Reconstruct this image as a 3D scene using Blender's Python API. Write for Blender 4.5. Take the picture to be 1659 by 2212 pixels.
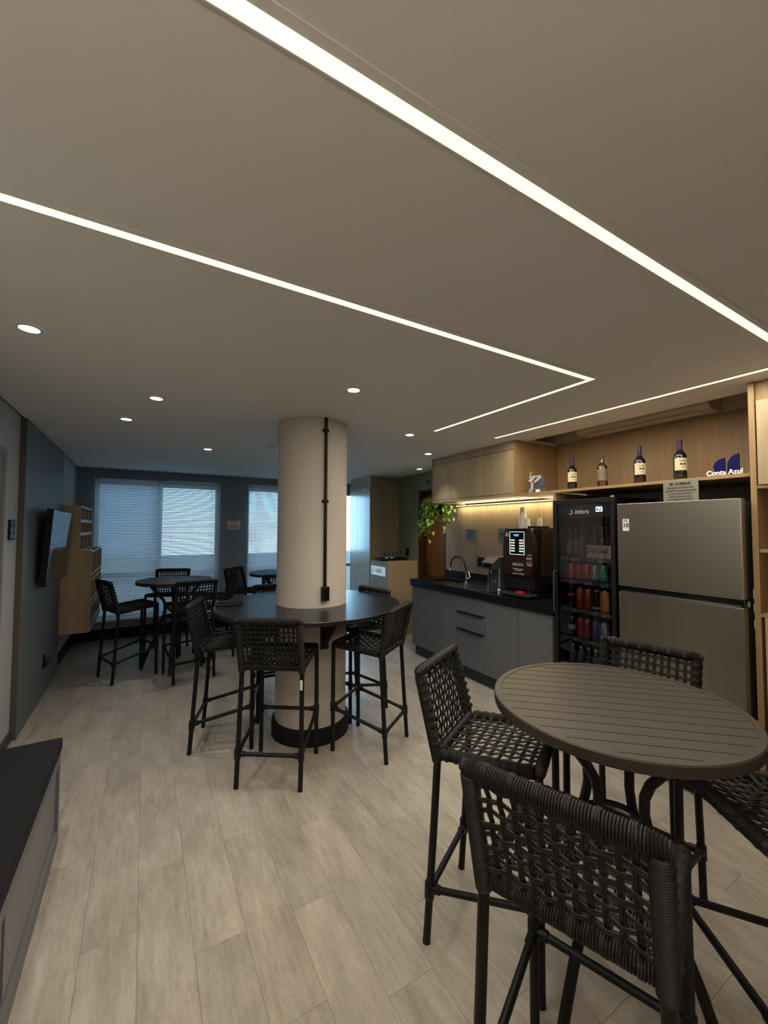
import bpy, bmesh, math, random
from mathutils import Vector, Matrix
random.seed(7)
PI = math.pi
C = bpy.context.scene.collection
SC = bpy.context.scene
for o in list(bpy.data.objects): bpy.data.objects.remove(o)

# ---------------------------------------------------------------- camera
F_PX, PITCH, ROLL, YAW = 878.507, math.radians(2.25354), math.radians(0.186807), math.radians(30.43157)
CAM = Vector((0, 0, 1.6))
fw = Vector((math.sin(YAW)*math.cos(PITCH), math.cos(YAW)*math.cos(PITCH), math.sin(PITCH)))
r_ = Vector((math.cos(YAW), -math.sin(YAW), 0)); u_ = r_.cross(fw)
r2 = r_*math.cos(ROLL) + u_*math.sin(ROLL); u2 = -r_*math.sin(ROLL) + u_*math.cos(ROLL)
cd = bpy.data.cameras.new('camera'); cam = bpy.data.objects.new('camera', cd); C.objects.link(cam)
cd.sensor_fit = 'HORIZONTAL'; cd.sensor_width = 36; cd.lens = 36*F_PX/1659; cd.clip_start = 0.02
cam.matrix_world = Matrix(((r2.x, u2.x, -fw.x, CAM.x), (r2.y, u2.y, -fw.y, CAM.y), (r2.z, u2.z, -fw.z, CAM.z), (0, 0, 0, 1)))
SC.camera = cam

# ---------------------------------------------------------------- view, world
SC.view_settings.view_transform = 'Standard'; SC.view_settings.look = 'None'
SC.view_settings.gamma = 1.0; SC.view_settings.use_curve_mapping = False
SC.view_settings.exposure = 0.0
W = bpy.data.worlds.new('world'); SC.world = W; W.use_nodes = True
wn = W.node_tree.nodes; wl = W.node_tree.links
for n in list(wn): wn.remove(n)
wo = wn.new('ShaderNodeOutputWorld'); wb = wn.new('ShaderNodeBackground')
wb.inputs[0].default_value = (0.38, 0.69, 1.0, 1); wb.inputs[1].default_value = 8.5
wl.new(wb.outputs[0], wo.inputs[0])

STRIP_E, STRIP_COL, STRIP_W = 3.2, (1.0, 0.90, 0.74), 6.8   # W per metre of strip
ADDED_LAMP_COL = (1.0, 0.82, 0.60)
DOWN_W, DOWN_COL = 34.0, (1.0, 0.95, 0.88)
UNDER_W, UNDER_COL = 7.0, (1.0, 0.78, 0.38)

# daylight portals behind the window glass
def portal(name, x0, x1, z0, z1, y):
    l = bpy.data.lights.new(name, 'AREA'); l.shape = 'RECTANGLE'; l.size = x1-x0; l.size_y = z1-z0
    l.cycles.is_portal = True
    o = bpy.data.objects.new(name, l); C.objects.link(o)
    o.location = ((x0+x1)/2, y, (z0+z1)/2); o.rotation_euler = (-PI/2, 0, 0)
portal('window_daylight', -0.62, 1.04, 0.27, 2.27, 7.30)
portal('window_daylight', 1.49, 2.16, 0.27, 2.27, 7.30)
portal('window_daylight', 2.26, 3.52, 0.27, 2.27, 7.30)

# ---------------------------------------------------------------- materials
MATS = {}
def mat(name, col, rough=0.5, metal=0.0, emit=None, estr=0.0, noise=0.0, nscale=6.0, nstretch=(1, 1, 1), bump=0.0, bscale=200.0, coat=0.0, spec=0.5, trans=0.0, rnd=0.0, alpha=1.0):
    if name in MATS: return MATS[name]
    m = bpy.data.materials.new(name); m.use_nodes = True
    nt = m.node_tree; b = nt.nodes['Principled BSDF']
    b.inputs['Base Color'].default_value = (*col, 1); b.inputs['Roughness'].default_value = rough
    b.inputs['Metallic'].default_value = metal; b.inputs['Coat Weight'].default_value = coat
    b.inputs['Specular IOR Level'].default_value = spec; b.inputs['Transmission Weight'].default_value = trans
    if emit: b.inputs['Emission Color'].default_value = (*emit, 1); b.inputs['Emission Strength'].default_value = estr
    if noise or rnd:
        tc = nt.nodes.new('ShaderNodeTexCoord'); mp = nt.nodes.new('ShaderNodeMapping'); nz = nt.nodes.new('ShaderNodeTexNoise')
        mp.inputs['Scale'].default_value = nstretch; nz.inputs['Scale'].default_value = nscale; nz.inputs['Detail'].default_value = 6
        nt.links.new(tc.outputs['Object'], mp.inputs[0]); nt.links.new(mp.outputs[0], nz.inputs[0])
        mx = nt.nodes.new('ShaderNodeMix'); mx.data_type = 'RGBA'
        mx.inputs[6].default_value = (*[max(0, c*(1-noise)) for c in col], 1)
        mx.inputs[7].default_value = (*[min(1, c*(1+noise)) for c in col], 1)
        nt.links.new(nz.outputs[0], mx.inputs[0]); nt.links.new(mx.outputs[2], b.inputs['Base Color'])
    if bump:
        tc = nt.nodes.new('ShaderNodeTexCoord'); nz = nt.nodes.new('ShaderNodeTexNoise'); bp = nt.nodes.new('ShaderNodeBump')
        nz.inputs['Scale'].default_value = bscale; bp.inputs['Strength'].default_value = bump; bp.inputs['Distance'].default_value = 0.002
        nt.links.new(tc.outputs['Object'], nz.inputs[0]); nt.links.new(nz.outputs[0], bp.inputs['Height']); nt.links.new(bp.outputs[0], b.inputs['Normal'])
    MATS[name] = m; return m

def wood(name, c1, c2, rough=0.45, stretch=(26, 26, 1.3), rot=None, spec=0.4):
    m = bpy.data.materials.new(name); m.use_nodes = True; nt = m.node_tree; N = nt.nodes; L = nt.links; b = N['Principled BSDF']
    b.inputs['Roughness'].default_value = rough; b.inputs['Specular IOR Level'].default_value = spec
    tc = N.new('ShaderNodeTexCoord'); mp = N.new('ShaderNodeMapping'); mp.inputs['Scale'].default_value = stretch
    L.new(tc.outputs['Object'], mp.inputs[0])
    n1 = N.new('ShaderNodeTexNoise'); n1.inputs['Scale'].default_value = 3.0; n1.inputs['Detail'].default_value = 8; n1.inputs['Roughness'].default_value = 0.65
    mp2 = N.new('ShaderNodeMapping'); mp2.inputs['Scale'].default_value = tuple(s*0.12 for s in stretch)
    L.new(tc.outputs['Object'], mp2.inputs[0])
    n2 = N.new('ShaderNodeTexNoise'); n2.inputs['Scale'].default_value = 2.0; n2.inputs['Detail'].default_value = 3
    L.new(mp.outputs[0], n1.inputs[0]); L.new(mp2.outputs[0], n2.inputs[0])
    ad = N.new('ShaderNodeMath'); ad.operation = 'MULTIPLY_ADD'; ad.inputs[1].default_value = 0.55; L.new(n1.outputs[0], ad.inputs[0])
    m2 = N.new('ShaderNodeMath'); m2.operation = 'MULTIPLY'; m2.inputs[1].default_value = 0.45; L.new(n2.outputs[0], m2.inputs[0]); L.new(m2.outputs[0], ad.inputs[2])
    cr = N.new('ShaderNodeValToRGB'); cr.color_ramp.elements[0].position = 0.34; cr.color_ramp.elements[1].position = 0.66
    cr.color_ramp.elements[0].color = (*c1, 1); cr.color_ramp.elements[1].color = (*c2, 1)
    L.new(ad.outputs[0], cr.inputs[0]); L.new(cr.outputs[0], b.inputs['Base Color'])
    MATS[name] = m; return m

def floor_mat():
    m = bpy.data.materials.new('vinyl_plank'); m.use_nodes = True; nt = m.node_tree; N = nt.nodes; L = nt.links; b = N['Principled BSDF']
    tc = N.new('ShaderNodeTexCoord'); oi = N.new('ShaderNodeObjectInfo'); mu = N.new('ShaderNodeMath'); mu.operation = 'MULTIPLY'; mu.inputs[1].default_value = 57.0
    L.new(oi.outputs['Random'], mu.inputs[0])
    va = N.new('ShaderNodeVectorMath'); va.operation = 'ADD'; L.new(tc.outputs['Object'], va.inputs[0]); L.new(mu.outputs[0], va.inputs[1])
    def nz(scale, st, det=6, ro=0.6):
        mp = N.new('ShaderNodeMapping'); mp.inputs['Scale'].default_value = st; L.new(va.outputs[0], mp.inputs[0])
        n = N.new('ShaderNodeTexNoise'); n.inputs['Scale'].default_value = scale; n.inputs['Detail'].default_value = det; n.inputs['Roughness'].default_value = ro
        L.new(mp.outputs[0], n.inputs[0]); return n
    a = nz(3.0, (2.2, 0.8, 1), 8, 0.7); s = nz(9.0, (6, 0.7, 1), 6, 0.75); x = nz(70.0, (0.8, 2.0, 1), 4, 0.6)
    def mix(f1, f2, w):
        k = N.new('ShaderNodeMix'); k.data_type = 'FLOAT'; k.inputs[0].default_value = w; L.new(f1, k.inputs[2]); L.new(f2, k.inputs[3]); return k.outputs[0]
    f = mix(mix(a.outputs[0], s.outputs[0], 0.4), x.outputs[0], 0.16)
    cr = N.new('ShaderNodeValToRGB'); e = cr.color_ramp.elements
    e[0].position = 0.34; e[0].color = (0.195, 0.165, 0.135, 1); e[1].position = 0.64; e[1].color = (0.42, 0.38, 0.325, 1)
    k = e.new(0.5); k.color = (0.315, 0.28, 0.235, 1)
    L.new(f, cr.inputs[0])
    hs = N.new('ShaderNodeHueSaturation'); mr = N.new('ShaderNodeMapRange'); mr.inputs[3].default_value = 0.95; mr.inputs[4].default_value = 1.05
    L.new(oi.outputs['Random'], mr.inputs[0]); L.new(mr.outputs[0], hs.inputs['Value']); L.new(cr.outputs[0], hs.inputs['Color'])
    L.new(hs.outputs[0], b.inputs['Base Color'])
    b.inputs['Roughness'].default_value = 0.38; b.inputs['Specular IOR Level'].default_value = 0.42
    bp = N.new('ShaderNodeBump'); bp.inputs['Strength'].default_value = 0.25; bp.inputs['Distance'].default_value = 0.0015
    L.new(x.outputs[0], bp.inputs['Height']); L.new(bp.outputs[0], b.inputs['Normal'])
    return m

def glass_mat(name, tint=(1, 1, 1), refl=0.08, rough=0.0):
    m = bpy.data.materials.new(name); m.use_nodes = True; nt = m.node_tree; N = nt.nodes; L = nt.links
    N.remove(N['Principled BSDF']); out = N['Material Output']
    t = N.new('ShaderNodeBsdfTransparent'); t.inputs[0].default_value = (*tint, 1); g = N.new('ShaderNodeBsdfGlossy'); g.inputs['Roughness'].default_value = rough
    fr = N.new('ShaderNodeFresnel'); fr.inputs[0].default_value = 1.45; ad = N.new('ShaderNodeMath'); ad.operation = 'ADD'; ad.inputs[1].default_value = refl; ad.use_clamp = True
    mx = N.new('ShaderNodeMixShader'); L.new(fr.outputs[0], ad.inputs[0]); L.new(ad.outputs[0], mx.inputs[0]); L.new(t.outputs[0], mx.inputs[1]); L.new(g.outputs[0], mx.inputs[2])
    L.new(mx.outputs[0], out.inputs[0]); MATS[name] = m; return m

def slat_mat():
    m = bpy.data.materials.new('blind_slat'); m.use_nodes = True; nt = m.node_tree; N = nt.nodes; L = nt.links
    N.remove(N['Principled BSDF']); out = N['Material Output']
    d = N.new('ShaderNodeBsdfDiffuse'); d.inputs[0].default_value = (0.60, 0.61, 0.62, 1)
    t = N.new('ShaderNodeBsdfTranslucent'); t.inputs[0].default_value = (0.45, 0.46, 0.47, 1)
    mx = N.new('ShaderNodeMixShader'); mx.inputs[0].default_value = 0.24
    L.new(d.outputs[0], mx.inputs[1]); L.new(t.outputs[0], mx.inputs[2]); L.new(mx.outputs[0], out.inputs[0]); return m

M_CEIL = mat('ceiling_paint', (0.76, 0.735, 0.70), 0.9, spec=0.1, bump=0.06, bscale=400)
M_WHITE = mat('wall_white', (0.44, 0.455, 0.47), 0.85, spec=0.15, bump=0.08, bscale=300)
M_BLUE = mat('wall_bluegrey', (0.20, 0.26, 0.33), 0.85, spec=0.15, bump=0.08, bscale=300)
M_PANEL = mat('panel_grey', (0.15, 0.165, 0.185), 0.6, spec=0.3)
M_GREEN = mat('wall_green', (0.20, 0.235, 0.165), 0.8, spec=0.2, bump=0.08, bscale=300)
M_COL = mat('column_paint', (0.50, 0.455, 0.40), 0.55, spec=0.3, noise=0.03, nscale=3, nstretch=(3, 3, .4), bump=0.05, bscale=150)
M_BLACK = mat('black_metal', (0.004, 0.004, 0.005), 0.45, spec=0.28)
M_MATBLK = mat('black_matte', (0.008, 0.008, 0.010), 0.7, spec=0.2)
M_CORD = mat('cord_charcoal', (0.0105, 0.0095, 0.0088), 0.5, spec=0.28, noise=0.25, nscale=60)
M_TTOP = mat('laminate_black', (0.008, 0.008, 0.0095), 0.30, spec=0.5, bump=0.05, bscale=900)
M_STOP = mat('slat_brown', (0.032, 0.026, 0.021), 0.45, spec=0.3, bump=0.06, bscale=900)
M_FLOOR = floor_mat()
M_SUB = mat('subfloor', (0.16, 0.14, 0.11), 0.9)
M_OAK = wood('oak_veneer', (0.235, 0.145, 0.066), (0.345, 0.225, 0.105))
M_OAKL = wood('oak_light', (0.285, 0.215, 0.13), (0.42, 0.33, 0.205))
M_OAKD = wood('oak_back', (0.20, 0.16, 0.115), (0.33, 0.27, 0.20))
M_OAKG = wood('oak_satin', (0.36, 0.27, 0.17), (0.50, 0.39, 0.27), rough=0.30, spec=0.6)
_b = M_OAKG.node_tree.nodes['Principled BSDF']; _b.inputs['Coat Weight'].default_value = 1.0; _b.inputs['Coat Roughness'].default_value = 0.13; _b.inputs['Coat IOR'].default_value = 1.7
M_DOORW = wood('door_wood', (0.12, 0.042, 0.010), (0.20, 0.082, 0.020), rough=0.35)
M_FRAMEW = wood('door_frame_wood', (0.035, 0.010, 0.004), (0.07, 0.020, 0.008), rough=0.4)
M_GREY = mat('cabinet_grey', (0.115, 0.12, 0.135), 0.5, spec=0.3)
M_STONE = mat('stone_black', (0.007, 0.0075, 0.010), 0.25, spec=0.5, noise=0.4, nscale=180)
M_KICK = mat('plinth_dark', (0.022, 0.024, 0.027), 0.6)
M_STEEL = mat('brushed_steel', (0.30, 0.275, 0.235), 0.36, metal=1.0, noise=0.10, nscale=3, nstretch=(2, 2, 0.7))
M_STEELH = mat('steel_bright', (0.62, 0.60, 0.56), 0.22, metal=1.0)
M_CHROME = mat('chrome', (0.8, 0.8, 0.8), 0.08, metal=1.0)
M_FSIDE = mat('fridge_side', (0.035, 0.036, 0.038), 0.5)
M_GLOSSB = mat('gloss_black', (0.004, 0.004, 0.005), 0.15, spec=0.35)
M_SCREEN = mat('tv_screen', (0.012, 0.010, 0.009), 0.08, spec=0.3)
M_BROWN = mat('machine_brown', (0.022, 0.009, 0.006), 0.35)
M_PLAS = mat('white_plastic', (0.62, 0.61, 0.58), 0.5)
M_CUP = mat('cup_white', (0.72, 0.69, 0.62), 0.45)
M_PAPER = mat('paper_white', (0.7, 0.72, 0.72), 0.6)
M_PLQ = mat('plaque_silver', (0.33, 0.31, 0.27), 0.35, metal=0.6)
M_INK = mat('ink_black', (0.012, 0.012, 0.012), 0.6)
M_WTXT = mat('white_lettering', (0.82, 0.82, 0.80), 0.5)
M_GTXT = mat('grey_lettering', (0.30, 0.31, 0.33), 0.5)
M_TTXT = mat('tan_lettering', (0.50, 0.40, 0.30), 0.5)
M_BLUEA = mat('blue_acrylic', (0.002, 0.002, 0.070), 0.4, spec=0.15)
M_AC = mat('aircon_beige', (0.50, 0.44, 0.36), 0.5)
M_CUSH = mat('cushion_black', (0.009, 0.0095, 0.011), 0.7, spec=0.2, bump=0.2, bscale=500)
M_BENCH = mat('bench_grey', (0.15, 0.15, 0.165), 0.5)
M_GLASS = glass_mat('clear_glass', (0.96, 0.98, 0.98), 0.02)
M_CGLASS = glass_mat('cooler_glass', (0.80, 0.81, 0.86), 0.0)
M_DRINK = glass_mat('drinking_glass', (0.90, 0.92, 0.92), 0.10, 0.02)
M_SLAT = slat_mat()
M_DWHITE = mat('door_greige', (0.21, 0.195, 0.185), 0.6)
M_ALU = mat('aluminium_white', (0.62, 0.66, 0.68), 0.4)
M_STRIP = mat('led_strip_glow', (1, 1, 1), 0.5, emit=(1.0, 0.90, 0.50), estr=1.6)
M_UNDER = mat('led_under_glow', (1, 1, 1), 0.5, emit=(1.0, 0.86, 0.42), estr=1.8)
M_LAMP = mat('downlight_glow', (1, 1, 1), 0.5, emit=(1, 0.97, 0.92), estr=18)
M_09 = mat('digit_glow', (0.6, 0.9, 1), 0.5, emit=(0.55, 0.9, 1.0), estr=3.0)
M_KEYS = mat('keypad_glow', (0.7, 0.9, 0.9), 0.5, emit=(0.6, 1.0, 0.95), estr=1.2)
M_LCD = mat('lcd_glow', (0.1, 0.2, 0.9), 0.5, emit=(0.12, 0.2, 1.0), estr=1.2)

# ---------------------------------------------------------------- mesh helpers
def new(): return bmesh.new()
def box(bm, x0, x1, y0, y1, z0, z1, bev=0.0):
    x0, x1 = sorted((x0, x1)); y0, y1 = sorted((y0, y1)); z0, z1 = sorted((z0, z1))
    b2 = bmesh.new(); v = [b2.verts.new((x, y, z)) for x in (x0, x1) for y in (y0, y1) for z in (z0, z1)]
    for f in ((0, 1, 3, 2), (4, 6, 7, 5), (0, 4, 5, 1), (2, 3, 7, 6), (0, 2, 6, 4), (1, 5, 7, 3)): b2.faces.new([v[i] for i in f])
    if bev: bmesh.ops.bevel(b2, geom=b2.edges[:], offset=bev, segments=2, profile=0.5, affect='EDGES')
    merge(bm, b2); return bm
def merge(bm, b2, M=None):
    if M is not None: bmesh.ops.transform(b2, matrix=M, verts=b2.verts)
    vm = {v: bm.verts.new(v.co) for v in b2.verts}
    for f in b2.faces:
        try: bm.faces.new([vm[v] for v in f.verts])
        except ValueError: pass
    b2.free()
def frames(pts):
    P = [Vector(p) for p in pts]; n = len(P); T = []
    for i in range(n): T.append((P[min(i+1, n-1)]-P[max(i-1, 0)]).normalized())
    up = Vector((0, 0, 1)) if abs(T[0].z) < 0.9 else Vector((1, 0, 0))
    a = T[0].cross(up).normalized(); out = []
    for i in range(n):
        a = (a - T[i]*a.dot(T[i]))
        a = a.normalized() if a.length > 1e-6 else T[i].orthogonal().normalized()
        out.append((P[i], a, T[i].cross(a)))
    return out
def tube(bm, pts, r, n=8, caps=True, closed=False):
    rr = r if isinstance(r, (list, tuple)) else [r]*len(pts); rings = []
    for (p, a, b), q in zip(frames(pts), rr):
        rings.append([bm.verts.new(p + (a*math.cos(2*PI*k/n) + b*math.sin(2*PI*k/n))*q) for k in range(n)])
    for i in range(len(rings)-1):
        for k in range(n): bm.faces.new((rings[i][k], rings[i][(k+1) % n], rings[i+1][(k+1) % n], rings[i+1][k]))
    if caps: bm.faces.new(rings[0][::-1]); bm.faces.new(rings[-1])
    return bm
def wrapped(bm, p0, p1, r, pitch=0.0062, n=12, endr=None, ends=0.0):
    p0, p1 = Vector(p0), Vector(p1); L = (p1-p0).length; k = max(2, int(L/pitch)); pts = []; rr = []
    d = (p1-p0).normalized(); ke = max(2, int(ends/pitch))
    if ends:
        for i in range(ke):
            for t, q in ((0.0, 0.88), (0.5, 1.05)):
                f = 1-(i+t)/ke; pts.append(p0-d*ends*f); rr.append(r*q*math.sqrt(max(0.10, 1-0.85*f**2.2)))
    for i in range(k):
        for t, q in ((0.0, 0.84), (0.22, 1.0), (0.5, 1.05), (0.78, 1.0)):
            pts.append(p0 + (p1-p0)*((i+t)/k)); rr.append(r*q)
    pts.append(p1); rr.append(r*0.90)
    if ends:
        for i in range(ke):
            for t, q in ((0.5, 1.05), (1.0, 0.88)):
                f = (i+t)/ke; pts.append(p1+d*ends*f); rr.append(r*q*math.sqrt(max(0.10, 1-0.85*f**2.2)))
    return tube(bm, pts, rr, n)
def lathe(bm, prof, n=20, c=(0, 0, 0), caps=True):
    c = Vector(c); rings = []
    for r, z in prof: rings.append([bm.verts.new(c + Vector((r*math.cos(2*PI*k/n), r*math.sin(2*PI*k/n), z))) for k in range(n)])
    for i in range(len(rings)-1):
        for k in range(n): bm.faces.new((rings[i][k], rings[i][(k+1) % n], rings[i+1][(k+1) % n], rings[i+1][k]))
    if caps:
        if prof[0][0] > 1e-5: bm.faces.new(rings[0][::-1])
        if prof[-1][0] > 1e-5: bm.faces.new(rings[-1])
    return bm
def prism(bm, poly, d, M=None):
    b2 = bmesh.new(); a = [b2.verts.new((x, y, 0)) for x, y in poly]; b = [b2.verts.new((x, y, d)) for x, y in poly]; n = len(poly)
    b2.faces.new(a[::-1]); b2.faces.new(b)
    for i in range(n): b2.faces.new((a[i], a[(i+1) % n], b[(i+1) % n], b[i]))
    merge(bm, b2, M); return bm
def fin(bm, name, m, parent=None, smooth=False, loc=None, rz=0, ang=42):
    bmesh.ops.recalc_face_normals(bm, faces=bm.faces)
    me = bpy.data.meshes.new(name); bm.to_mesh(me); bm.free(); me.materials.append(m)
    if smooth:
        me.polygons.foreach_set('use_smooth', [True]*len(me.polygons))
        try: me.set_sharp_from_angle(angle=math.radians(ang))
        except Exception: pass
    o = bpy.data.objects.new(name, me); C.objects.link(o)
    if parent: o.parent = parent
    if loc: o.location = loc
    if rz: o.rotation_euler = (0, 0, rz)
    return o
def tag(o, label=None, cat=None, group=None, kind=None):
    if label: o['label'] = label
    if cat: o['category'] = cat
    if group: o['group'] = group
    if kind: o['kind'] = kind
    return o
def thing(name, label, cat, loc=(0, 0, 0), rz=0, group=None):
    o = bpy.data.objects.new(name, None); C.objects.link(o); o.empty_display_size = 0.1
    o.location = loc; o.rotation_euler = (0, 0, rz); return tag(o, label, cat, group)
def st(bm, name, m, parent=None, smooth=False):
    o = fin(bm, name, m, parent, smooth)
    if parent is None: o['kind'] = 'structure'
    return o
def bb(name, m, parent, x0, x1, y0, y1, z0, z1, bev=0.0): return fin(box(new(), x0, x1, y0, y1, z0, z1, bev), name, m, parent)
def copy_tree(o, parent=None):
    c = o.copy(); C.objects.link(c)
    if parent: c.parent = parent
    for ch in list(o.children): copy_tree(ch, c)
    return c
# text that reads when seen from -X (towards the kitchen wall) or another side.  origin = centre
AX = {'-X': ((0, -1, 0), (0, 0, 1), (-1, 0, 0)), '-Y': ((1, 0, 0), (0, 0, 1), (0, -1, 0))}
def axm(face, o):
    a, b, c = [Vector(v) for v in (AX[face] if isinstance(face, str) else face)]
    return Matrix(((a.x, b.x, c.x, o[0]), (a.y, b.y, c.y, o[1]), (a.z, b.z, c.z, o[2]), (0, 0, 0, 1)))
def text(name, s, size, face, o, m, parent, width=None, depth=0.0006, shear=0.0, bold=0.0):
    cu = bpy.data.curves.new('lettering', 'FONT'); cu.body = s; cu.size = size; cu.align_x = 'CENTER'; cu.align_y = 'CENTER'
    cu.extrude = depth; cu.shear = shear; cu.offset = bold; cu.resolution_u = 3; cu.space_line = 1.0
    ob = bpy.data.objects.new('t', cu); C.objects.link(ob)
    dg = bpy.context.evaluated_depsgraph_get(); me = bpy.data.meshes.new_from_object(ob.evaluated_get(dg))
    bpy.data.objects.remove(ob)
    if width and len(me.vertices):
        xs = [v.co.x for v in me.vertices]; w = max(xs)-min(xs); k = width/w
        for v in me.vertices: v.co.x *= k
    me.transform(axm(face, o)); me.materials.clear(); me.materials.append(m)
    q = bpy.data.objects.new(name, me); C.objects.link(q); q.parent = parent
    return q
def merge_text(bm, s, size, face, o, width=None, depth=0.0005, shear=0.0, bold=0.0):
    q = text('t', s, size, face, o, M_INK, None, width, depth, shear, bold); b2 = bmesh.new(); b2.from_mesh(q.data); merge(bm, b2); bpy.data.objects.remove(q)

# ================================================================ SETTING
ZC = 2.44; XL, XR, YB, YF = -0.84, 3.64, -2.5, 7.05
# floor: a base with single planks laid on it
fl = st(box(new(), XL, 4.2, YB, YF+0.2, -0.06, -0.004), 'floor', M_SUB)
PW, PL, GAP = 0.186, 0.92, 0.0007
offs = {0: 2.24, 1: 1.725, 2: 1.34, 3: 1.71, 4: 2.16, 5: 1.48, 6: 1.94, -1: 1.02, -2: 1.55, -3: 2.05, -4: 1.3, -5: 1.8, 7: 1.75, 8: 2.3, 9: 1.6, 10: 1.2, 11: 2.0}
def plank_mesh(w, l):
    bm = new(); box(bm, 0, w, 0, l, -0.004, 0)
    top = [e for e in bm.edges if all(abs(v.co.z) < 1e-6 for v in e.verts)]
    bmesh.ops.bevel(bm, geom=top, offset=0.0007, segments=1, affect='EDGES')
    return bm
cache = {}
nplank = 0
for k in range(-5, 20):
    x0 = 0.011 + PW*k; x1 = x0+PW
    x0c, x1c = max(x0, XL), min(x1, XR)
    if x1c-x0c < 0.02: continue
    off = offs.get(k, 1.0 + (k*0.37) % 0.92)
    y = off - PL*6
    while y < YF:
        y0, y1 = max(y, YB), min(y+PL, YF)
        y += PL
        if y1-y0 < 0.02: continue
        if y1 < -0.75: continue
        key = (round(x1c-x0c-GAP, 4), round(y1-y0-GAP, 4))
        if key in cache: o = cache[key].copy(); C.objects.link(o)
        else: o = fin(plank_mesh(*key), 'floor_plank', M_FLOOR, fl); cache[key] = o
        o.parent = fl; o.location = (x0c+GAP/2, y0+GAP/2, 0); nplank += 1
o = fin(box(new(), XL, XR, YB, -0.80, -0.004, -0.0005), 'floor_planking', M_FLOOR, fl); o['kind'] = 'stuff'

# ceiling with the open cove above the fridge niche
bm = new(); CT = 0.03
CX0, CY1 = XL+0.022, YF-0.016
box(bm, CX0, 3.165, YB, CY1, ZC, ZC+CT); box(bm, 3.165, XR, YB, 0.93, ZC, ZC+CT); box(bm, 3.165, XR, 2.685, CY1, ZC, ZC+CT)
box(bm, 3.145, 3.165, 0.93, 2.685, ZC+CT, 2.80)
box(bm, XL-0.1, 4.2, YB, YF+0.3, 2.80, 2.86)
ceil = st(bm, 'ceiling', M_CEIL)
st(box(new(), XL-0.15, XL, YB, YF+0.25, -0.06, 2.80), 'wall_left', M_WHITE)
# window wall with three openings
WT = 0.22
bm = new(); xs = [XL-0.15, -0.62, 1.04, 1.49, 2.16, 2.26, 3.52, 4.2]
for a, b in ((0, 1), (2, 3), (4, 5), (6, 7)): box(bm, xs[a], xs[b], YF, YF+WT, -0.06, 2.80)
for a, b in ((1, 2), (3, 4), (5, 6)): box(bm, xs[a], xs[b], YF, YF+WT, -0.06, 0.27); box(bm, xs[a], xs[b], YF, YF+WT, 2.27, 2.80)
st(bm, 'wall_back', M_BLUE)
# right wall with the door opening (green paint beyond the kitchen run)
bm = new(); DY0, DY1, DZ = 4.47, 5.13, 2.18
box(bm, XR, XR+0.16, DY1, YF+0.2, -0.06, 2.80); box(bm, XR, XR+0.16, DY0, DY1, DZ, 2.80); box(bm, XR, XR+0.16, 4.46, DY0, -0.06, 2.80)
st(bm, 'wall_right', M_GREEN)
st(box(new(), XR, XR+0.16, YB, 4.459, -0.06, 2.80), 'wall_right', M_AC)
st(box(new(), XL-0.15, 4.2, YB-0.15, YB, -0.06, 2.80), 'wall_front', M_WHITE)
# baseboards
st(box(new(), XL, 3.09, YF-0.016, YF, 0.001, 0.15), 'baseboard_back', M_MATBLK)
st(box(new(), XL, XL+0.014, 5.755, YF-0.017, 0.001, 0.13), 'baseboard_left', M_MATBLK)
st(box(new(), XL, XL+0.014, 3.76, 4.085, 0.001, 0.075), 'baseboard_left', mat('base_brown', (0.05, 0.042, 0.036), 0.6))
# grey feature panel on the left wall
st(box(new(), XL+0.001, -0.80, 4.09, 5.75, 0.001, ZC-0.004, 0.001), 'trim_1', M_PANEL)
bb('side_edge', mat('panel_edge', (0.08, 0.065, 0.055), 0.6), bpy.data.objects['trim_1'], XL+0.001, -0.801, 4.086, 4.0895, 0.001, ZC-0.004)
# door on the left wall (only its edge is in frame)
d1 = st(box(new(), XL, XL+0.006, 2.86, 3.66, 0.005, 2.09), 'door_1', M_DWHITE)
bm = new(); box(bm, XL, XL+0.014, 3.66, 3.705, 0.001, 2.135); box(bm, XL, XL+0.014, 2.82, 2.86, 0.001, 2.135); box(bm, XL, XL+0.014, 2.86, 3.66, 2.09, 2.135)
fin(bm, 'door_frame', M_DWHITE, d1)
# brown door in the green wall
d2 = st(box(new(), XR+0.115, XR+0.15, DY0+0.03, DY1-0.045, 0.004, DZ-0.035), 'door_2', M_DOORW)
bm = new(); box(bm, XR-0.012, XR+0.16, DY1-0.045, DY1-0.002, 0.001, DZ); box(bm, XR-0.012, XR+0.16, DY0+0.001, DY0+0.03, 0.001, DZ); box(bm, XR-0.012, XR+0.16, DY0+0.03, DY1-0.045, DZ-0.035, DZ-0.002)
fin(bm, 'door_frame', M_FRAMEW, d2)
bm = new(); tube(bm, [(XR+0.115, 5.02, 1.06), (XR+0.07, 5.02, 1.06)], 0.009); tube(bm, [(XR+0.07, 5.025, 1.06), (XR+0.07, 4.92, 1.055)], 0.008); lathe(bm, [(0.02, 0), (0.02, 0.006)], 14)
b2 = new(); lathe(b2, [(0.022, 0), (0.022, 0.008)], 14); merge(bm, b2, Matrix.Translation((XR+0.107, 5.02, 1.06)) @ Matrix.Rotation(PI/2, 4, 'Y'))
bm.verts.ensure_lookup_table()
fin(bm, 'door_handle', M_STEELH, d2, True)

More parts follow.
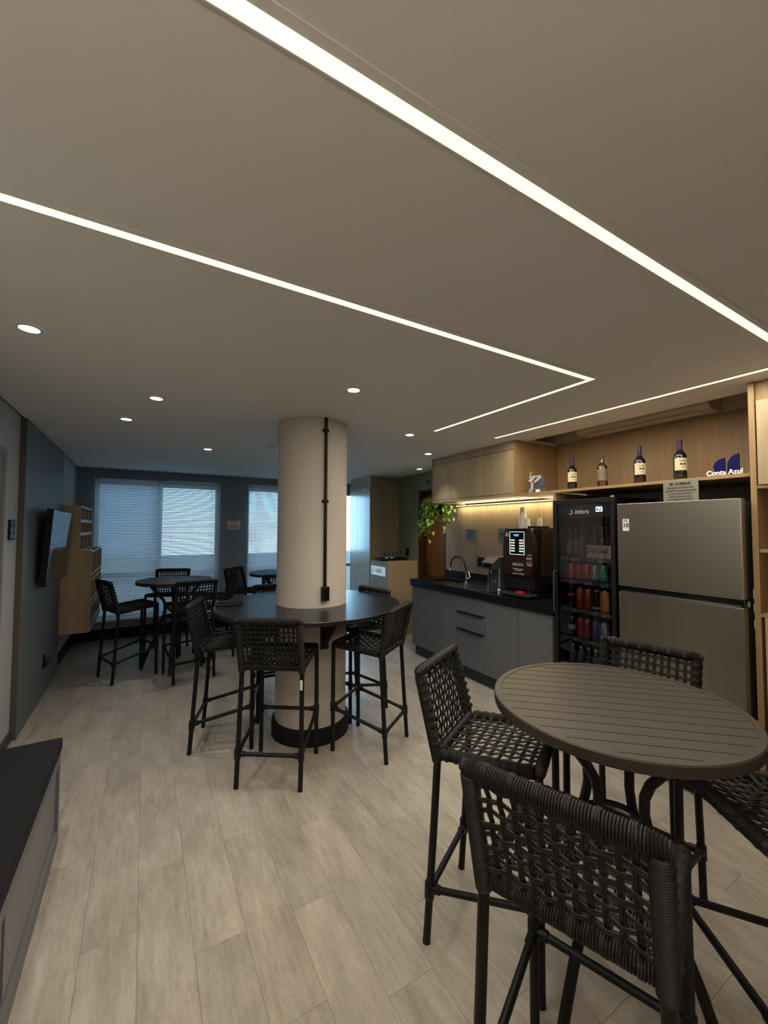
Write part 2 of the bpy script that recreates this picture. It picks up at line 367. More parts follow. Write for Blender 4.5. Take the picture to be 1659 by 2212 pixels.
# windows
def window(n, x0, x1, mull):
    y = YF+0.13; z0, z1 = 0.27, 2.27; f = 0.045
    w = st(box(new(), x0+f, x1-f, y+0.018, y+0.024, z0+f, z1-f), 'window_%d' % n, M_GLASS)
    bm = new()
    box(bm, x0, x0+f, y, y+0.05, z0, z1); box(bm, x1-f, x1, y, y+0.05, z0, z1); box(bm, x0+f, x1-f, y, y+0.05, z0, z0+f); box(bm, x0+f, x1-f, y, y+0.05, z1-f, z1)
    for m in mull: box(bm, m-0.03, m+0.03, y+0.001, y+0.051, z0+f, z1-f)
    box(bm, x0+f, x1-f, y+0.002, y+0.052, 0.86, 0.92)
    fin(bm, 'window_frame', M_ALU, w)
    bb('window_sill', M_ALU, w, x0, x1, YF-0.012, y, z0-0.018, z0+0.004)
window(1, -0.62, 1.04, [0.20]); window(2, 1.49, 2.16, []); window(3, 2.26, 3.52, [])
# things outside the windows
st(box(new(), -9, 14, 7.6, 26, -0.3, -0.2), 'ground', mat('paving_outside', (0.36, 0.37, 0.38), 0.9, noise=0.2, nscale=2))
gw = fin(box(new(), -4.5, 9, 9.3, 9.5, -0.2, 1.02), 'garden_wall', mat('render_brown', (0.19, 0.16, 0.14), 0.9, noise=0.2))
tag(gw, 'low rendered wall outside, seen through the window blinds', 'wall')
nb = thing('neighbour_building', 'grey neighbouring building outside the left half of the large window', 'building', (0, 9.56, -0.2))
bb('facade', mat('facade_grey', (0.26, 0.27, 0.28), 0.9, noise=0.1), nb, -6.5, 0.27, 0, 1.8, 0, 5.0)
bb('roof_edge', mat('roof_grey', (0.12, 0.12, 0.13), 0.8), nb, -6.6, 0.27, -0.05, 1.9, 5.0, 5.1)

# blinds
PITCH_S = 0.0235
def slat_mesh(w):
    bm = new(); n = 4; a = math.radians(-54); prof = []
    for i in range(n+1):
        t = -0.0125+0.025*i/n; c = 0.0016*(1-(2*i/n-1)**2)
        prof.append((t*math.cos(a)-c*math.sin(a), t*math.sin(a)+c*math.cos(a)))
    for i in range(n):
        v = [bm.verts.new((x, prof[j][0], prof[j][1])) for x, j in ((-w/2, i), (w/2, i), (w/2, i+1), (-w/2, i+1))]
        bm.faces.new(v)
    return bm
def blind(x0, x1, ztop, zbot, label):
    w = x1-x0; t = thing('venetian_blind', label, 'blind', ((x0+x1)/2, YF-0.035, 0), 0, 'venetian blinds')
    bb('head_rail', M_ALU, t, -w/2, w/2, -0.014, 0.014, ztop-0.026, ztop, 0.001)
    o0 = None; z = ztop-0.040; k = 0
    while z > zbot+0.03:
        if o0 is None: o = o0 = fin(slat_mesh(w-0.006), 'slat', M_SLAT, t)
        else: o = o0.copy(); C.objects.link(o)
        o.location = (0, 0, z); z -= PITCH_S
    bb('bottom_rail', M_ALU, t, -w/2+0.003, w/2-0.003, -0.013, 0.013, zbot, zbot+0.016, 0.001)
    for x in (-w/2+0.13, w/2-0.13): fin(tube(new(), [(x, -0.016, ztop-0.02), (x, -0.016, zbot+0.01)], 0.0012, 5), 'ladder_cord', M_ALU, t)
    fin(tube(new(), [(w/2-0.05, -0.022, ztop-0.02), (w/2-0.05, -0.022, ztop-0.95)], 0.003, 6), 'tilt_wand', M_ALU, t)
    bm = new(); box(bm, -w/2+0.02, -w/2+0.05, -0.018, -0.0142, ztop-0.018, ztop-0.006); box(bm, w/2-0.05, w/2-0.02, -0.018, -0.0142, ztop-0.018, ztop-0.006)
    fin(bm, 'bracket', M_MATBLK, t)
blind(-0.625, 0.200, 2.300, 0.285, 'closed venetian blind on the left half of the wide window, beside the wooden shelf unit')
blind(0.212, 1.050, 2.315, 0.285, 'bright venetian blind on the right half of the wide window')
blind(1.480, 2.170, 2.320, 0.285, 'venetian blind of the second window, partly behind the round column')

# column with skirting
cc = (1.178, 3.157)
col = tag(fin(lathe(new(), [(0.277, 0.0005), (0.277, ZC-0.0005)], 72, (*cc, 0)), 'column', M_COL, None, True), None, None, None, 'structure'); col.name = 'trim_2'
tag(col, 'thick round cream column through the black round table')
o = fin(lathe(new(), [(0.2775, 0.001), (0.302, 0.001), (0.302, 0.115), (0.2775, 0.118)], 72, (*cc, 0), caps=False), 'baseboard', M_MATBLK, col, True)
# conduit on the column
az = math.radians(-91); cn = Vector((math.cos(az), math.sin(az), 0)); cp = Vector((cc[0], cc[1], 0)) + cn*0.2895
cx, cy = cp.x, cp.y
cdt = thing('wall_conduit', 'black electrical conduit running down the cream column', 'conduit', (cx, cy, 0))
fin(tube(new(), [(0, 0, 1.16), (0, 0, 2.437)], 0.0125, 12), 'pipe', M_BLACK, cdt, True)
for z in (2.34, 1.80): fin(tube(new(), [(0, 0, z-0.014), (0, 0, z+0.014)], 0.0175, 12), 'clamp', M_BLACK, cdt, True); 
bm = new()
for z in (2.34, 1.80): box(bm, -0.028, 0.028, 0.006, 0.0105, z-0.009, z+0.009)
fin(bm, 'clamp_base', M_BLACK, cdt)
sb = fin(box(new(), -0.030, 0.030, -0.022, 0.010, 1.055, 1.16, 0.004), 'outlet_box', M_BLACK, cdt)
fin(box(new(), -0.02, 0.02, -0.024, -0.0215, 1.07, 1.145, 0.0008), 'outlet_face', M_GLOSSB, sb)

# ================================================================ CEILING LIGHTS
def strip(name, pts, label):
    w = 0.0145; t = thing(name, label, 'strip light', (0, 0, ZC))
    bmh = new(); bmd = new()
    for (x0, y0), (x1, y1) in zip(pts[:-1], pts[1:]):
        if abs(y1-y0) < abs(x1-x0):
            a, b = min(x0, x1), max(x0, x1); y = y0
            box(bmd, a-w, b+w, y-w, y+w, -0.0045, -0.0012); box(bmh, a-w-0.001, b+w+0.001, y-w-0.022, y-w-0.001, -0.0035, -0.0005); box(bmh, a-w-0.001, b+w+0.001, y+w+0.001, y+w+0.004, -0.0045, -0.0005)
        else:
            a, b = min(y0, y1), max(y0, y1); x = x0
            box(bmd, x-w+0.0005, x+w-0.0005, a-w, b+w, -0.0046, -0.0013); box(bmh, x-w-0.006, x-w-0.001, a+w+0.006, b+w, -0.0040, -0.0005); box(bmh, x+w+0.001, x+w+0.006, a+w*1, b+w, -0.0040, -0.0005)
    fin(bmh, 'housing', M_CEIL, t); fin(bmd, 'diffuser', M_STRIP, t)
    for (x0, y0), (x1, y1) in zip(pts[:-1], pts[1:]):
        L = math.hypot(x1-x0, y1-y0)
        l = bpy.data.lights.new('strip_light_beam', 'AREA'); l.shape = 'RECTANGLE'; l.size = L; l.size_y = 0.028; l.energy = STRIP_W*L; l.color = STRIP_COL
        o = bpy.data.objects.new('strip_light_beam', l); C.objects.link(o); o.parent = t; o.location = ((x0+x1)/2, (y0+y1)/2, -0.006); o.rotation_euler = (0, 0, math.atan2(y1-y0, x1-x0))
strip('ceiling_strip_light', [(-0.80, 1.356), (2.140, 1.356), (2.140, 2.765)], 'warm ceiling light strip turning a sharp corner, ending above the column side of the kitchen')
strip('ceiling_strip_light', [(-0.80, 0.657), (2.800, 0.657)], 'long warm ceiling light strip nearest the camera, crossing the top of the photo')
strip('ceiling_strip_light', [(2.785, 0.70), (2.785, 2.69)], 'warm ceiling light strip running along the fridge niche')

def downlight(x, y, label, watt=1.0):
    t = thing('recessed_downlight', label, 'ceiling light', (x, y, ZC), 0, 'recessed ceiling downlights')
    fin(lathe(new(), [(0.036, -0.001), (0.036, -0.0045), (0.045, -0.0045), (0.050, -0.001)], 28, caps=False), 'trim_ring', M_PLAS, t, True)
    fin(lathe(new(), [(0.0358, -0.003), (0.0358, -0.001)], 28), 'lens', M_LAMP, t)
    l = bpy.data.lights.new('downlight_beam', 'SPOT'); l.energy = DOWN_W*watt; l.color = DOWN_COL; l.spot_size = math.radians(88); l.spot_blend = 1.0; l.shadow_soft_size = 0.035
    o = bpy.data.objects.new('downlight_beam', l); C.objects.link(o); o.parent = t; o.location = (0, 0, -0.012)
for (x, y, s) in ((-0.441, 2.219, 'round ceiling downlight nearest the left edge of the photo'), (0.046, 3.007, 'round downlight left of the column, second from the left wall side'),
                  (-0.143, 3.713, 'round downlight between the left wall panel and the television'), (0.563, 4.693, 'round downlight above the slatted table by the large window'),
                  (1.077, 2.202, 'round downlight just in front of the cream column'), (2.036, 3.014, 'round downlight between the column and the wall cabinets, nearest of that row'),
                  (2.739, 3.681, 'round downlight beside the far end of the oak wall cabinets'), (3.344, 4.703, 'round downlight in front of the green wall, above the brown door')):
    downlight(x, y, s)
def uplight(x, y, z, rz, label, watt):  # unseen lamp added behind the camera to give the ceiling a warm tone
    t = thing('added_uplight', label, 'added lamp', (x, y, z), rz)
    fin(lathe(new(), [(0.02, 0.0), (0.11, 0.10), (0.115, 0.10), (0.025, -0.006)], 28, caps=False), 'bowl', M_PLAS, t, True)
    fin(box(new(), -0.125, -0.02, -0.03, 0.03, -0.02, 0.02, 0.003), 'arm', M_PLAS, t)
    l = bpy.data.lights.new('added_uplight_beam', 'SPOT'); l.energy = watt; l.color = ADDED_LAMP_COL; l.spot_size = math.radians(165); l.spot_blend = 0.8; l.shadow_soft_size = 0.08
    o = bpy.data.objects.new('added_uplight_beam', l); C.objects.link(o); o.parent = t; o.location = (0, 0, 0.06); o.rotation_euler = (PI, 0, 0)
uplight(XL+0.13, -0.9, 1.75, 0, 'unseen bowl lamp added behind the camera to warm the ceiling', 340)
t = thing('smoke_detector', 'small white ceiling detector just left of the column top', 'detector', (1.10, 4.15, ZC))
fin(lathe(new(), [(0.045, -0.001), (0.045, -0.012), (0.03, -0.028), (0.001, -0.030)], 24), 'housing', M_PLAS, t, True)

# ================================================================ STOOLS
def build_stool():
    t = thing('bar_stool', 'x', 'stool', (0, 0, 0), 0, 'woven cord bar stools')
    yr, yf = -0.21, 0.21; zs, zf = 0.722, 0.755; yb = -0.165; yt, zt = -0.243, 1.022; hx = 0.192
    for s in (-1, 1):
        bm = new(); tube(bm, [(s*0.2, yr, 0.001), (s*0.1995, yr+0.012, 0.17), (s*0.199, yr+0.014, 0.20), (s*0.196, yr+0.03, 0.45), (s*hx, yb, zs)], 0.0148, 12)
        tube(bm, [(s*0.1995, yr+0.011, 0.165), (s*0.1995, yr+0.012, 0.172), (s*0.1993, yr+0.014, 0.228), (s*0.1992, yr+0.0145, 0.236)], [0.0150, 0.0195, 0.0195, 0.0150], 12)
        tube(bm, [(s*0.2, yr, 0.0005), (s*0.2, yr, 0.012)], 0.0155, 12)
        fin(bm, 'leg', M_BLACK, t, True)
        bm = new(); tube(bm, [(s*0.2, yf, 0.001), (s*0.2, yf, 0.4), (s*0.198, yf, zf)], 0.0148, 12)
        tube(bm, [(s*0.2, yf, 0.275), (s*0.2, yf, 0.282), (s*0.2, yf, 0.338), (s*0.2, yf, 0.345)], [0.0150, 0.0195, 0.0195, 0.0150], 12)
        tube(bm, [(s*0.2, yf, 0.0005), (s*0.2, yf, 0.012)], 0.0155, 12)
        fin(bm, 'leg', M_BLACK, t, True)
    def stretch(p, q):
        p, q = Vector(p), Vector(q); d = (q-p).normalized(); a = p+d*0.013; b = q-d*0.013
        bm = new(); tube(bm, [a, a+d*0.03, a+d*0.034, b-d*0.034, b-d*0.03, b], [0.0165, 0.0165, 0.0125, 0.0125, 0.0165, 0.0165], 10)
        fin(bm, 'stretcher', M_BLACK, t, True)
    stretch((-0.199, yr+0.014, 0.20), (0.199, yr+0.014, 0.20)); stretch((-0.2, yf, 0.31), (0.2, yf, 0.31))
    for s in (-1, 1): stretch((s*0.199, yr+0.014, 0.205), (s*0.2, yf, 0.305))
    bm = new()
    for s in (-1, 1): wrapped(bm, (s*hx, yb+0.02, zs+0.0015), (s*0.197, yf-0.016, zf-0.001), 0.0205)
    wrapped(bm, (-0.175, yf, zf), (0.175, yf, zf), 0.0205, ends=0.035); wrapped(bm, (-hx+0.015, yb, zs), (hx-0.015, yb, zs), 0.0205)
    fin(bm, 'seat_frame', M_CORD, t, True, ang=65)
    bm = new()
    for s in (-1, 1): wrapped(bm, (s*hx, yb, zs-0.028), (s*hx, yt, zt-0.012), 0.0215)
    wrapped(bm, (-0.172, yt, zt), (0.172, yt, zt), 0.0225, ends=0.045)
    fin(bm, 'back_frame', M_CORD, t, True, ang=65)
    # weave: U along x, V from A to B
    def weave(name, A, B, nx, nv, half, nrm, rt_add=0.0):
        A, B, nrm = Vector(A), Vector(B), Vector(nrm).normalized(); V = B-A; L = V.length; v = V/L; bm = new(); cr = 0.0025; sp = 0.0046; amp = 0.0042; rl = 0.0208
        for i in range(nx):
            x = -half + (i+0.5)*2*half/nx + random.uniform(-.0015, .0015)
            for c in (-1, 0, 1):
                pts = []; xx = x + c*sp
                if i % 2:
                    for a in (210, 150, 90, 30): pts.append(A + Vector((xx, 0, 0)) + (v*-math.sin(math.radians(a)) + nrm*math.cos(math.radians(a)))*rl)
                else: pts.append(A + Vector((xx, 0, 0)) - nrm*0.004)
                for j in range(nv):
                    tt = (j+0.5)/nv; sg = 1 if (i+j) % 2 else -1
                    pts.append(A + v*(0.02 + tt*(L-0.04)) + Vector((xx+random.uniform(-.0012, .0012), 0, 0)) + nrm*amp*sg)
                if i % 2 == 0:
                    for a in (30, 90, 150, 210): pts.append(B + Vector((xx, 0, 0)) + (v*math.sin(math.radians(a)) + nrm*math.cos(math.radians(a)))*(rl+rt_add))
                else: pts.append(B + Vector((xx, 0, 0)) - nrm*0.004)
                tube(bm, pts, cr, 6)
        for j in range(nv):
            tt = (j+0.5)/nv
            for c in (-1, 0, 1):
                pts = []; q = A + v*(0.02 + tt*(L-0.04) + c*sp)
                for a in (210, 150, 90, 30): pts.append(q + Vector((-hx - math.sin(math.radians(a))*0.0226, 0, 0)) + nrm*math.cos(math.radians(a))*0.0226)
                for i in range(nx):
                    x = -half + (i+0.5)*2*half/nx; sg = -1 if (i+j) % 2 else 1
                    pts.append(q + Vector((x, 0, 0)) + v*random.uniform(-.0015, .0015) + nrm*amp*sg)
                for a in (30, 90, 150, 210): pts.append(q + Vector((hx + math.sin(math.radians(a))*0.0226, 0, 0)) + nrm*math.cos(math.radians(a))*0.0226)
                tube(bm, pts, cr, 5)
        fin(bm, name, M_CORD, t, True, ang=80)
    Vb = Vector((0, yt-yb, zt-zs)); nb_ = Vector((0, Vb.z, -Vb.y))
    weave('backrest_weave', (0, yb, zs+0.004), (0, yt, zt), 11, 8, 0.165, -nb_, 0.0035)
    Vs = Vector((0, yf-yb, zf-zs))
    weave('seat_weave', (0, yb, zs), (0, yf, zf), 10, 9, 0.165, Vector((0, -Vs.z, Vs.y)))
    return t
stool0 = build_stool(); used = [False]
def stool(px, py, fx, fy, label, group=None, rear=True):
    f = Vector((fx, fy)).normalized(); c = Vector((px, py)) + f*0.21 if rear else Vector((px, py))
    o = stool0 if not used[0] else copy_tree(stool0); used[0] = True
    o.location = (c.x, c.y, 0); o.rotation_euler = (0, 0, math.atan2(f.y, f.x)-PI/2); o['label'] = label
    if group: o['group'] = group
    return o
G1 = 'bar stools at the near slatted table'; G2 = 'bar stools around the column table'; G3 = 'bar stools by the windows'
stool(1.151, 1.425, 0.49, -0.87, 'woven black bar stool left of the near slatted table, whole seat and back in view', G1)
stool(0.787, 0.594, 0.94, 0.35, 'nearest woven bar stool, its backrest large in the lower right foreground', G1)
tc = Vector((2.127, 0.872)); fc = -Vector((math.cos(math.radians(11.5)), math.sin(math.radians(11.5)))); wc = Vector((fc.y, -fc.x)); tc += wc*0.2
stool(tc.x, tc.y, fc.x, fc.y, 'woven bar stool behind the near slatted table, its back against the steel fridge', G1)
stool(1.89, 0.346, -0.82, 0.57, 'woven bar stool cut off by the right edge, only its seat corner showing', G1)
stool(0.6845, 2.5545, 0.56, 0.83, 'woven bar stool in front of the column table with its back to the camera', G2)
_s1 = [o for o in C.objects if o.get('label','').startswith('woven bar stool in front of the column table')][0]
bb('care_tag', M_PAPER, _s1, 0.190, 0.205, -0.2035, -0.2005, 0.600, 0.660)
stool(1.6105, 2.543, -0.59, 0.81, 'woven bar stool on the right of the column table, by the kitchen counter', G2)
stool(0.3715, 3.41, 0.943, -0.333, 'woven bar stool on the left of the column table', G2)
stool(1.845, 3.365, -0.97, -0.245, 'woven bar stool right behind the column table, only its back top showing', G2)
stool(1.117, 4.01, -0.1, -0.995, 'woven bar stool behind the column, at the back of the column table', G2)
stool(-0.325, 5.178, 0.93, 0.366, 'woven bar stool nearest the wooden shelf unit, at the window table', G3)
stool(0.334, 6.18, -0.28, -0.96, 'woven bar stool against the large window blinds, behind the window table', G3)
stool(0.48, 4.727, -0.18, 0.98, 'woven bar stool seen from behind in front of the window table', G3)
stool(0.985, 5.555, -1.0, 0.02, 'woven bar stool on the right of the window table, seen edge-on below the wall notice', G3)
stool(1.11, 5.98, 0.71, -0.71, 'woven bar stool in front of the blue-grey pier between the windows, facing the half-hidden table', G3)
stool(1.423, 4.90, 0.1, 1.0, 'woven bar stool just left of the column in front of the half-hidden far table', G3)

# ================================================================ TABLES
def slat_table(x, y, ang, label, R=0.40, az=0.0):
    t = thing('slatted_bar_table', label, 'table', (x, y, 0), ang, 'round slatted bar tables')
    fin(lathe(new(), [(R-0.022, 0.966), (R, 0.966), (R+0.001, 0.970), (R+0.001, 0.996), (R-0.003, 1.0), (R-0.022, 1.0), (R-0.022, 0.966)], 72, caps=False), 'rim', M_BLACK if False else M_STOP, t, True)
    p = 0.0556; r = R-0.0225; k0 = 7; n = 0
    for i in range(-k0, k0+1):
        c = i*p + 0.001; a, b = c-p/2+0.0018, c+p/2-0.0018
        a, b = max(a, -r+0.002), min(b, r-0.002)
        if b-a < 0.008: continue
        bm = new(); q = []; m = 5
        for j in range(m+1): yy = a+(b-a)*j/m; q.append((math.sqrt(max(r*r-yy*yy, 0)), yy))
        poly = q + [(-X, Y) for X, Y in q[::-1]]
        prism(bm, poly, 0.012, Matrix.Translation((0, 0, 0.9865)))
        fin(bm, 'slat', M_STOP, t)
    bm = new(); 
    for s in (-1, 1): box(bm, s*0.12-0.015, s*0.12+0.015, -0.355, 0.355, 0.968, 0.986)
    fin(bm, 'cross_bar', M_BLACK, t)
    for k in range(4):
        a = k*PI/2 - ang + math.radians(az)
        pr = [(0.262, 0.968), (0.245, 0.93), (0.205, 0.875), (0.155, 0.82), (0.118, 0.77), (0.099, 0.72), (0.097, 0.67), (0.112, 0.60), (0.140, 0.53), (0.166, 0.455), (0.194, 0.35), (0.246, 0.24), (0.290, 0.13), (0.330, 0.016)]
        pts = []
        for i in range(len(pr)-1):
            for u in (0, .5): pts.append((pr[i][0]*(1-u)+pr[i+1][0]*u, pr[i][1]*(1-u)+pr[i+1][1]*u))
        pts.append(pr[-1])
        fin(tube(new(), [(q*math.cos(a), q*math.sin(a), z) for q, z in pts], 0.0165, 12), 'leg', M_BLACK, t, True)
    fin(lathe(new(), [(0.088, 0.582), (0.096, 0.575), (0.104, 0.582), (0.104, 0.594), (0.096, 0.600), (0.088, 0.594), (0.088, 0.582)], 32, caps=False), 'ring', M_BLACK, t, True)
    return t
slat_table(1.43, 0.845, math.atan2(-0.676, 0.737), 'near round slatted table with brown-black top, right foreground', 0.40, 1.5)
slat_table(0.318, 5.284, math.atan2(-0.995, 0.10), 'round slatted table in front of the large window blinds', 0.395, 80)
slat_table(1.595, 5.50, math.atan2(-0.995, 0.10), 'round slatted table half hidden behind the cream column', 0.395, 30)
# big round table around the column
t = thing('column_table', 'large round black table built around the cream column', 'table', (1.16, 3.14, 0))
dx, dy = cc[0]-1.16, cc[1]-3.14
bm = new(); R0, R1, n = 0.2785, 0.72, 96; rings = []
for (r, z, ox, oy) in ((R0, 0.970, dx, dy), (R1-0.002, 0.970, 0, 0), (R1, 0.972, 0, 0), (R1, 0.998, 0, 0), (R1-0.002, 1.0, 0, 0), (R0, 1.0, dx, dy)):
    rings.append([bm.verts.new((ox+r*math.cos(2*PI*k/n), oy+r*math.sin(2*PI*k/n), z)) for k in range(n)])
for i in range(6):
    for k in range(n): bm.faces.new((rings[i][k], rings[i][(k+1) % n], rings[(i+1) % 6][(k+1) % n], rings[(i+1) % 6][k]))
fin(bm, 'tabletop', M_TTOP, t, True)
for a in (-91, -181, -1, 89):
    A = math.radians(a); bm = new()
    M = Matrix.Translation((dx, dy, 0)) @ Matrix.Rotation(A, 4, 'Z')
    b2 = new(); box(b2, 0.278, 0.300, -0.03, 0.03, 0.70, 0.969); box(b2, 0.300, 0.52, -0.03, 0.03, 0.952, 0.969)
    prism(b2, [(0.300, 0.952), (0.300, 0.77), (0.36, 0.77), (0.50, 0.90), (0.50, 0.952)], 0.02, Matrix(((1, 0, 0, 0), (0, 0, 1, -0.01), (0, 1, 0, 0), (0, 0, 0, 1))))
    merge(bm, b2, M); fin(bm, 'bracket', M_BLACK, t)
tr = thing('slim_tray', 'slim black tray lying on the left of the column table', 'tray', (0.578, 3.355, 1.0005), math.radians(-8))
bm = new(); box(bm, -0.095, 0.095, -0.06, 0.06, 0, 0.006, 0.002); fin(bm, 'tray_base', M_BLACK, tr)
bm = new()
for s in (-1, 1): box(bm, s*0.095-0.004, s*0.095+0.004, -0.06, 0.06, 0.006, 0.014, 0.001); box(bm, -0.091, 0.091, s*0.06-0.004, s*0.06+0.002, 0.006, 0.012, 0.001)
fin(bm, 'tray_rim', M_GLOSSB, tr)

# ================================================================ KITCHEN
# base cabinets
def unit(name, label, cat, group=None): return thing(name, label, cat, (0, 0, 0), 0, group)
yb_ = [4.36, 3.93, 3.506, 3.06, 2.632, 2.268]; XD = 2.985
kinds = ['door', 'door', 'drawers', 'door', 'door']
labs = ['grey base cabinet at the free end of the counter, under the sink', 'grey base cabinet between the end cabinet and the drawers', 'grey drawer unit with black edge handles under the counter', 'grey base cabinet right of the drawers', 'grey base cabinet next to the drinks cooler']
for i in range(5):
    y1, y0 = yb_[i], yb_[i+1]; u = unit('base_cabinet', labs[i], 'cabinet', 'grey base cabinets under the counter')
    bm = new(); e = 0.016
    tp_ = 0.772 if i < 2 else 0.855
    box(bm, XD+0.02, 3.60, y0+0.0006, y0+e, 0.125, tp_); box(bm, XD+0.02, 3.60, y1-e, y1-0.0006, 0.125, tp_); box(bm, XD+0.02, 3.60, y0+e, y1-e, 0.125, 0.141); box(bm, 3.58, 3.60, y0+e, y1-e, 0.141, 0.855)
    fin(bm, 'carcass', M_GREY, u)
    if kinds[i] == 'door': bb('door', M_GREY, u, XD, XD+0.018, y0+0.0024, y1-0.0024, 0.128, 0.862, 0.001)
    else:
        for (a, b) in ((0.700, 0.862), (0.515, 0.694), (0.128, 0.509)):
            d = bb('drawer', M_GREY, u, XD, XD+0.018, y0+0.0016, y1-0.0016, a, b-0.006 if b < 0.8 else b, 0.001)
            if b < 0.8: bb('handle', M_BLACK, d, XD-0.022, XD+0.016, y0+0.03, y1-0.03, b-0.0055, b-0.0015)
pl = tag(fin(box(new(), 3.025, 3.045, 2.268, 4.34, 0.001, 0.124), 'plinth', M_KICK), 'dark plinth board under the grey base cabinets', 'plinth')
# worktop with sink hole
ct = thing('worktop', 'black stone worktop with raised edge over the grey base cabinets', 'worktop', (0, 0, 0))
Y0, Y1, X0, X1 = 2.262, 4.378, 2.965, 3.617; SX0, SX1, SY0, SY1 = 3.10, 3.46, 3.80, 4.22
bm = new()
for a, b, c, d in ((X0+.02, SX0, Y0, Y1-.02), (SX1, X1, Y0, Y1-.02), (SX0, SX1, Y0, SY0), (SX0, SX1, SY1, Y1-.02)): box(bm, a, b, c, d, 0.905, 0.944)
fin(bm, 'slab', M_STONE, ct)
bm = new(); box(bm, X0, X0+.02, Y0, Y1, 0.868, 0.949, 0.0015); box(bm, X0+.02, X1, Y1-.02, Y1, 0.868, 0.949, 0.0015); fin(bm, 'front_edge', M_STONE, ct)
bb('upstand', M_STONE, ct, X1-0.016, X1, Y0, Y1+0.06, 0.9445, 1.03)
sk = bb('sink_basin', M_STEEL, ct, SX0-0.004, SX1+0.004, SY0-0.004, SY1+0.004, 0.78, 0.784)
bm = new()
for a, b, c, d in ((SX0-.004, SX0, SY0-.004, SY1+.004), (SX1, SX1+.004, SY0-.004, SY1+.004), (SX0, SX1, SY0-.004, SY0), (SX0, SX1, SY1, SY1+.004)): box(bm, a, b, c, d, 0.784, 0.9045)
fin(bm, 'sink_wall', M_STEEL, sk)
fin(lathe(new(), [(0.03, 0), (0.03, 0.003), (0.012, 0.004)], 16, (3.28, 4.01, 0.784)), 'drain', M_CHROME, sk, True)
# tap
tp = thing('kitchen_tap', 'chrome tap with arched black hose spout behind the sink', 'tap', (3.36, 3.755, 0.9442))
bm = new(); lathe(bm, [(0.026, 0.0), (0.026, 0.006), (0.014, 0.010), (0.0135, 0.10), (0.016, 0.105), (0.016, 0.125), (0.010, 0.13)], 18); fin(bm, 'body', M_CHROME, tp, True)
pts = []
for i in range(19):
    a = PI*i/18; pts.append((-0.02-0.012+0.012*math.cos(a), 0.115-0.115*math.cos(a), 0.21+0.095*math.sin(a)))
pts = [(0, 0, 0.125), (0, 0, 0.17)] + pts + [(-0.048, 0.235, 0.165)]
fin(tube(new(), pts, 0.0095, 10), 'hose', M_BLACK, tp, True)
fin(tube(new(), [(-0.048, 0.235, 0.166), (-0.05, 0.237, 0.125)], [0.012, 0.014], 14), 'nozzle', M_CHROME, tp, True)
bm = new(); tube(bm, [(0, -0.012, 0.05), (-0.005, -0.055, 0.055), (-0.008, -0.075, 0.075)], 0.007, 10); tube(bm, [(-0.008, -0.077, 0.07), (0.0, -0.045, 0.135)], 0.0065, 10); fin(bm, 'lever', M_CHROME, tp, True)
# backsplash panel
st(box(new(), 3.62, 3.6395, 2.262, 4.459, 0.95, 1.914), 'trim_3', M_OAKD)
# niche panels
bb_n = tag(fin(box(new(), 3.0, 3.6395, 2.238, 2.258, 0.001, 1.903), 'side_panel', M_OAK), 'oak upright between the counter and the drinks cooler', 'panel')
st(box(new(), 3.622, 3.6395, 0.935, 2.236, 0.001, 1.903), 'trim_4', M_OAKD)
st(box(new(), 3.622, 3.6395, 0.935, 2.668, 1.927, 2.450), 'trim_5', M_OAK)
sh = tag(fin(box(new(), 3.0, 3.6395, 0.935, 2.672, 1.905, 1.926), 'long_shelf', M_OAK), 'long oak shelf above fridge and cooler carrying the bottles', 'shelf')
# wall cabinet
wc_ = unit('wall_cabinet', 'oak wall cabinet with plain flush doors above the counter', 'cabinet')
bm = new(); box(bm, 3.012, 3.6395, 2.675, 2.695, 1.905, ZC-0.002); box(bm, 3.012, 3.6395, 3.952, 3.972, 1.905, ZC-0.002); box(bm, 3.03, 3.6395, 2.695, 3.952, 1.915, 1.935); box(bm, 3.6, 3.6395, 2.695, 3.952, 1.935, ZC-0.002)
fin(bm, 'carcass', M_OAK, wc_)
bb('filler', M_OAKL, wc_, 3.022, 3.04, 2.6955, 3.9515, 2.362, ZC-0.002)
for a, b in ((3.637, 3.949), (3.219, 3.631), (2.698, 3.213)): bb('door', M_OAKL, wc_, 3.012, 3.03, a, b, 1.9352, 2.355, 0.0008)
bb('bottom_rail', M_OAKL, wc_, 3.008, 3.0295, 2.676, 3.972, 1.9055, 1.930)
# under-cabinet light
ul = thing('under_cabinet_light', 'glowing warm LED bar under the oak wall cabinet', 'strip light', (0, 0, 0))
bb('housing', M_MATBLK, ul, 3.535, 3.560, 2.275, 4.19, 1.8955, 1.9045)
bb('diffuser', M_UNDER, ul, 3.536, 3.559, 2.277, 4.188, 1.886, 1.895)
for (x, rot, pw) in ((3.572, (0, 0, PI/2), UNDER_W), (3.531, (PI/2, 0, PI/2), UNDER_W*0.8)):
    l = bpy.data.lights.new('under_light_beam', 'AREA'); l.shape = 'RECTANGLE'; l.size = 1.88; l.size_y = 0.018; l.energy = pw; l.color = UNDER_COL
    o = bpy.data.objects.new('under_light_beam', l); C.objects.link(o); o.parent = ul; o.location = (x, 3.232, 1.8935 if x < 3.55 else 1.884); o.rotation_euler = rot
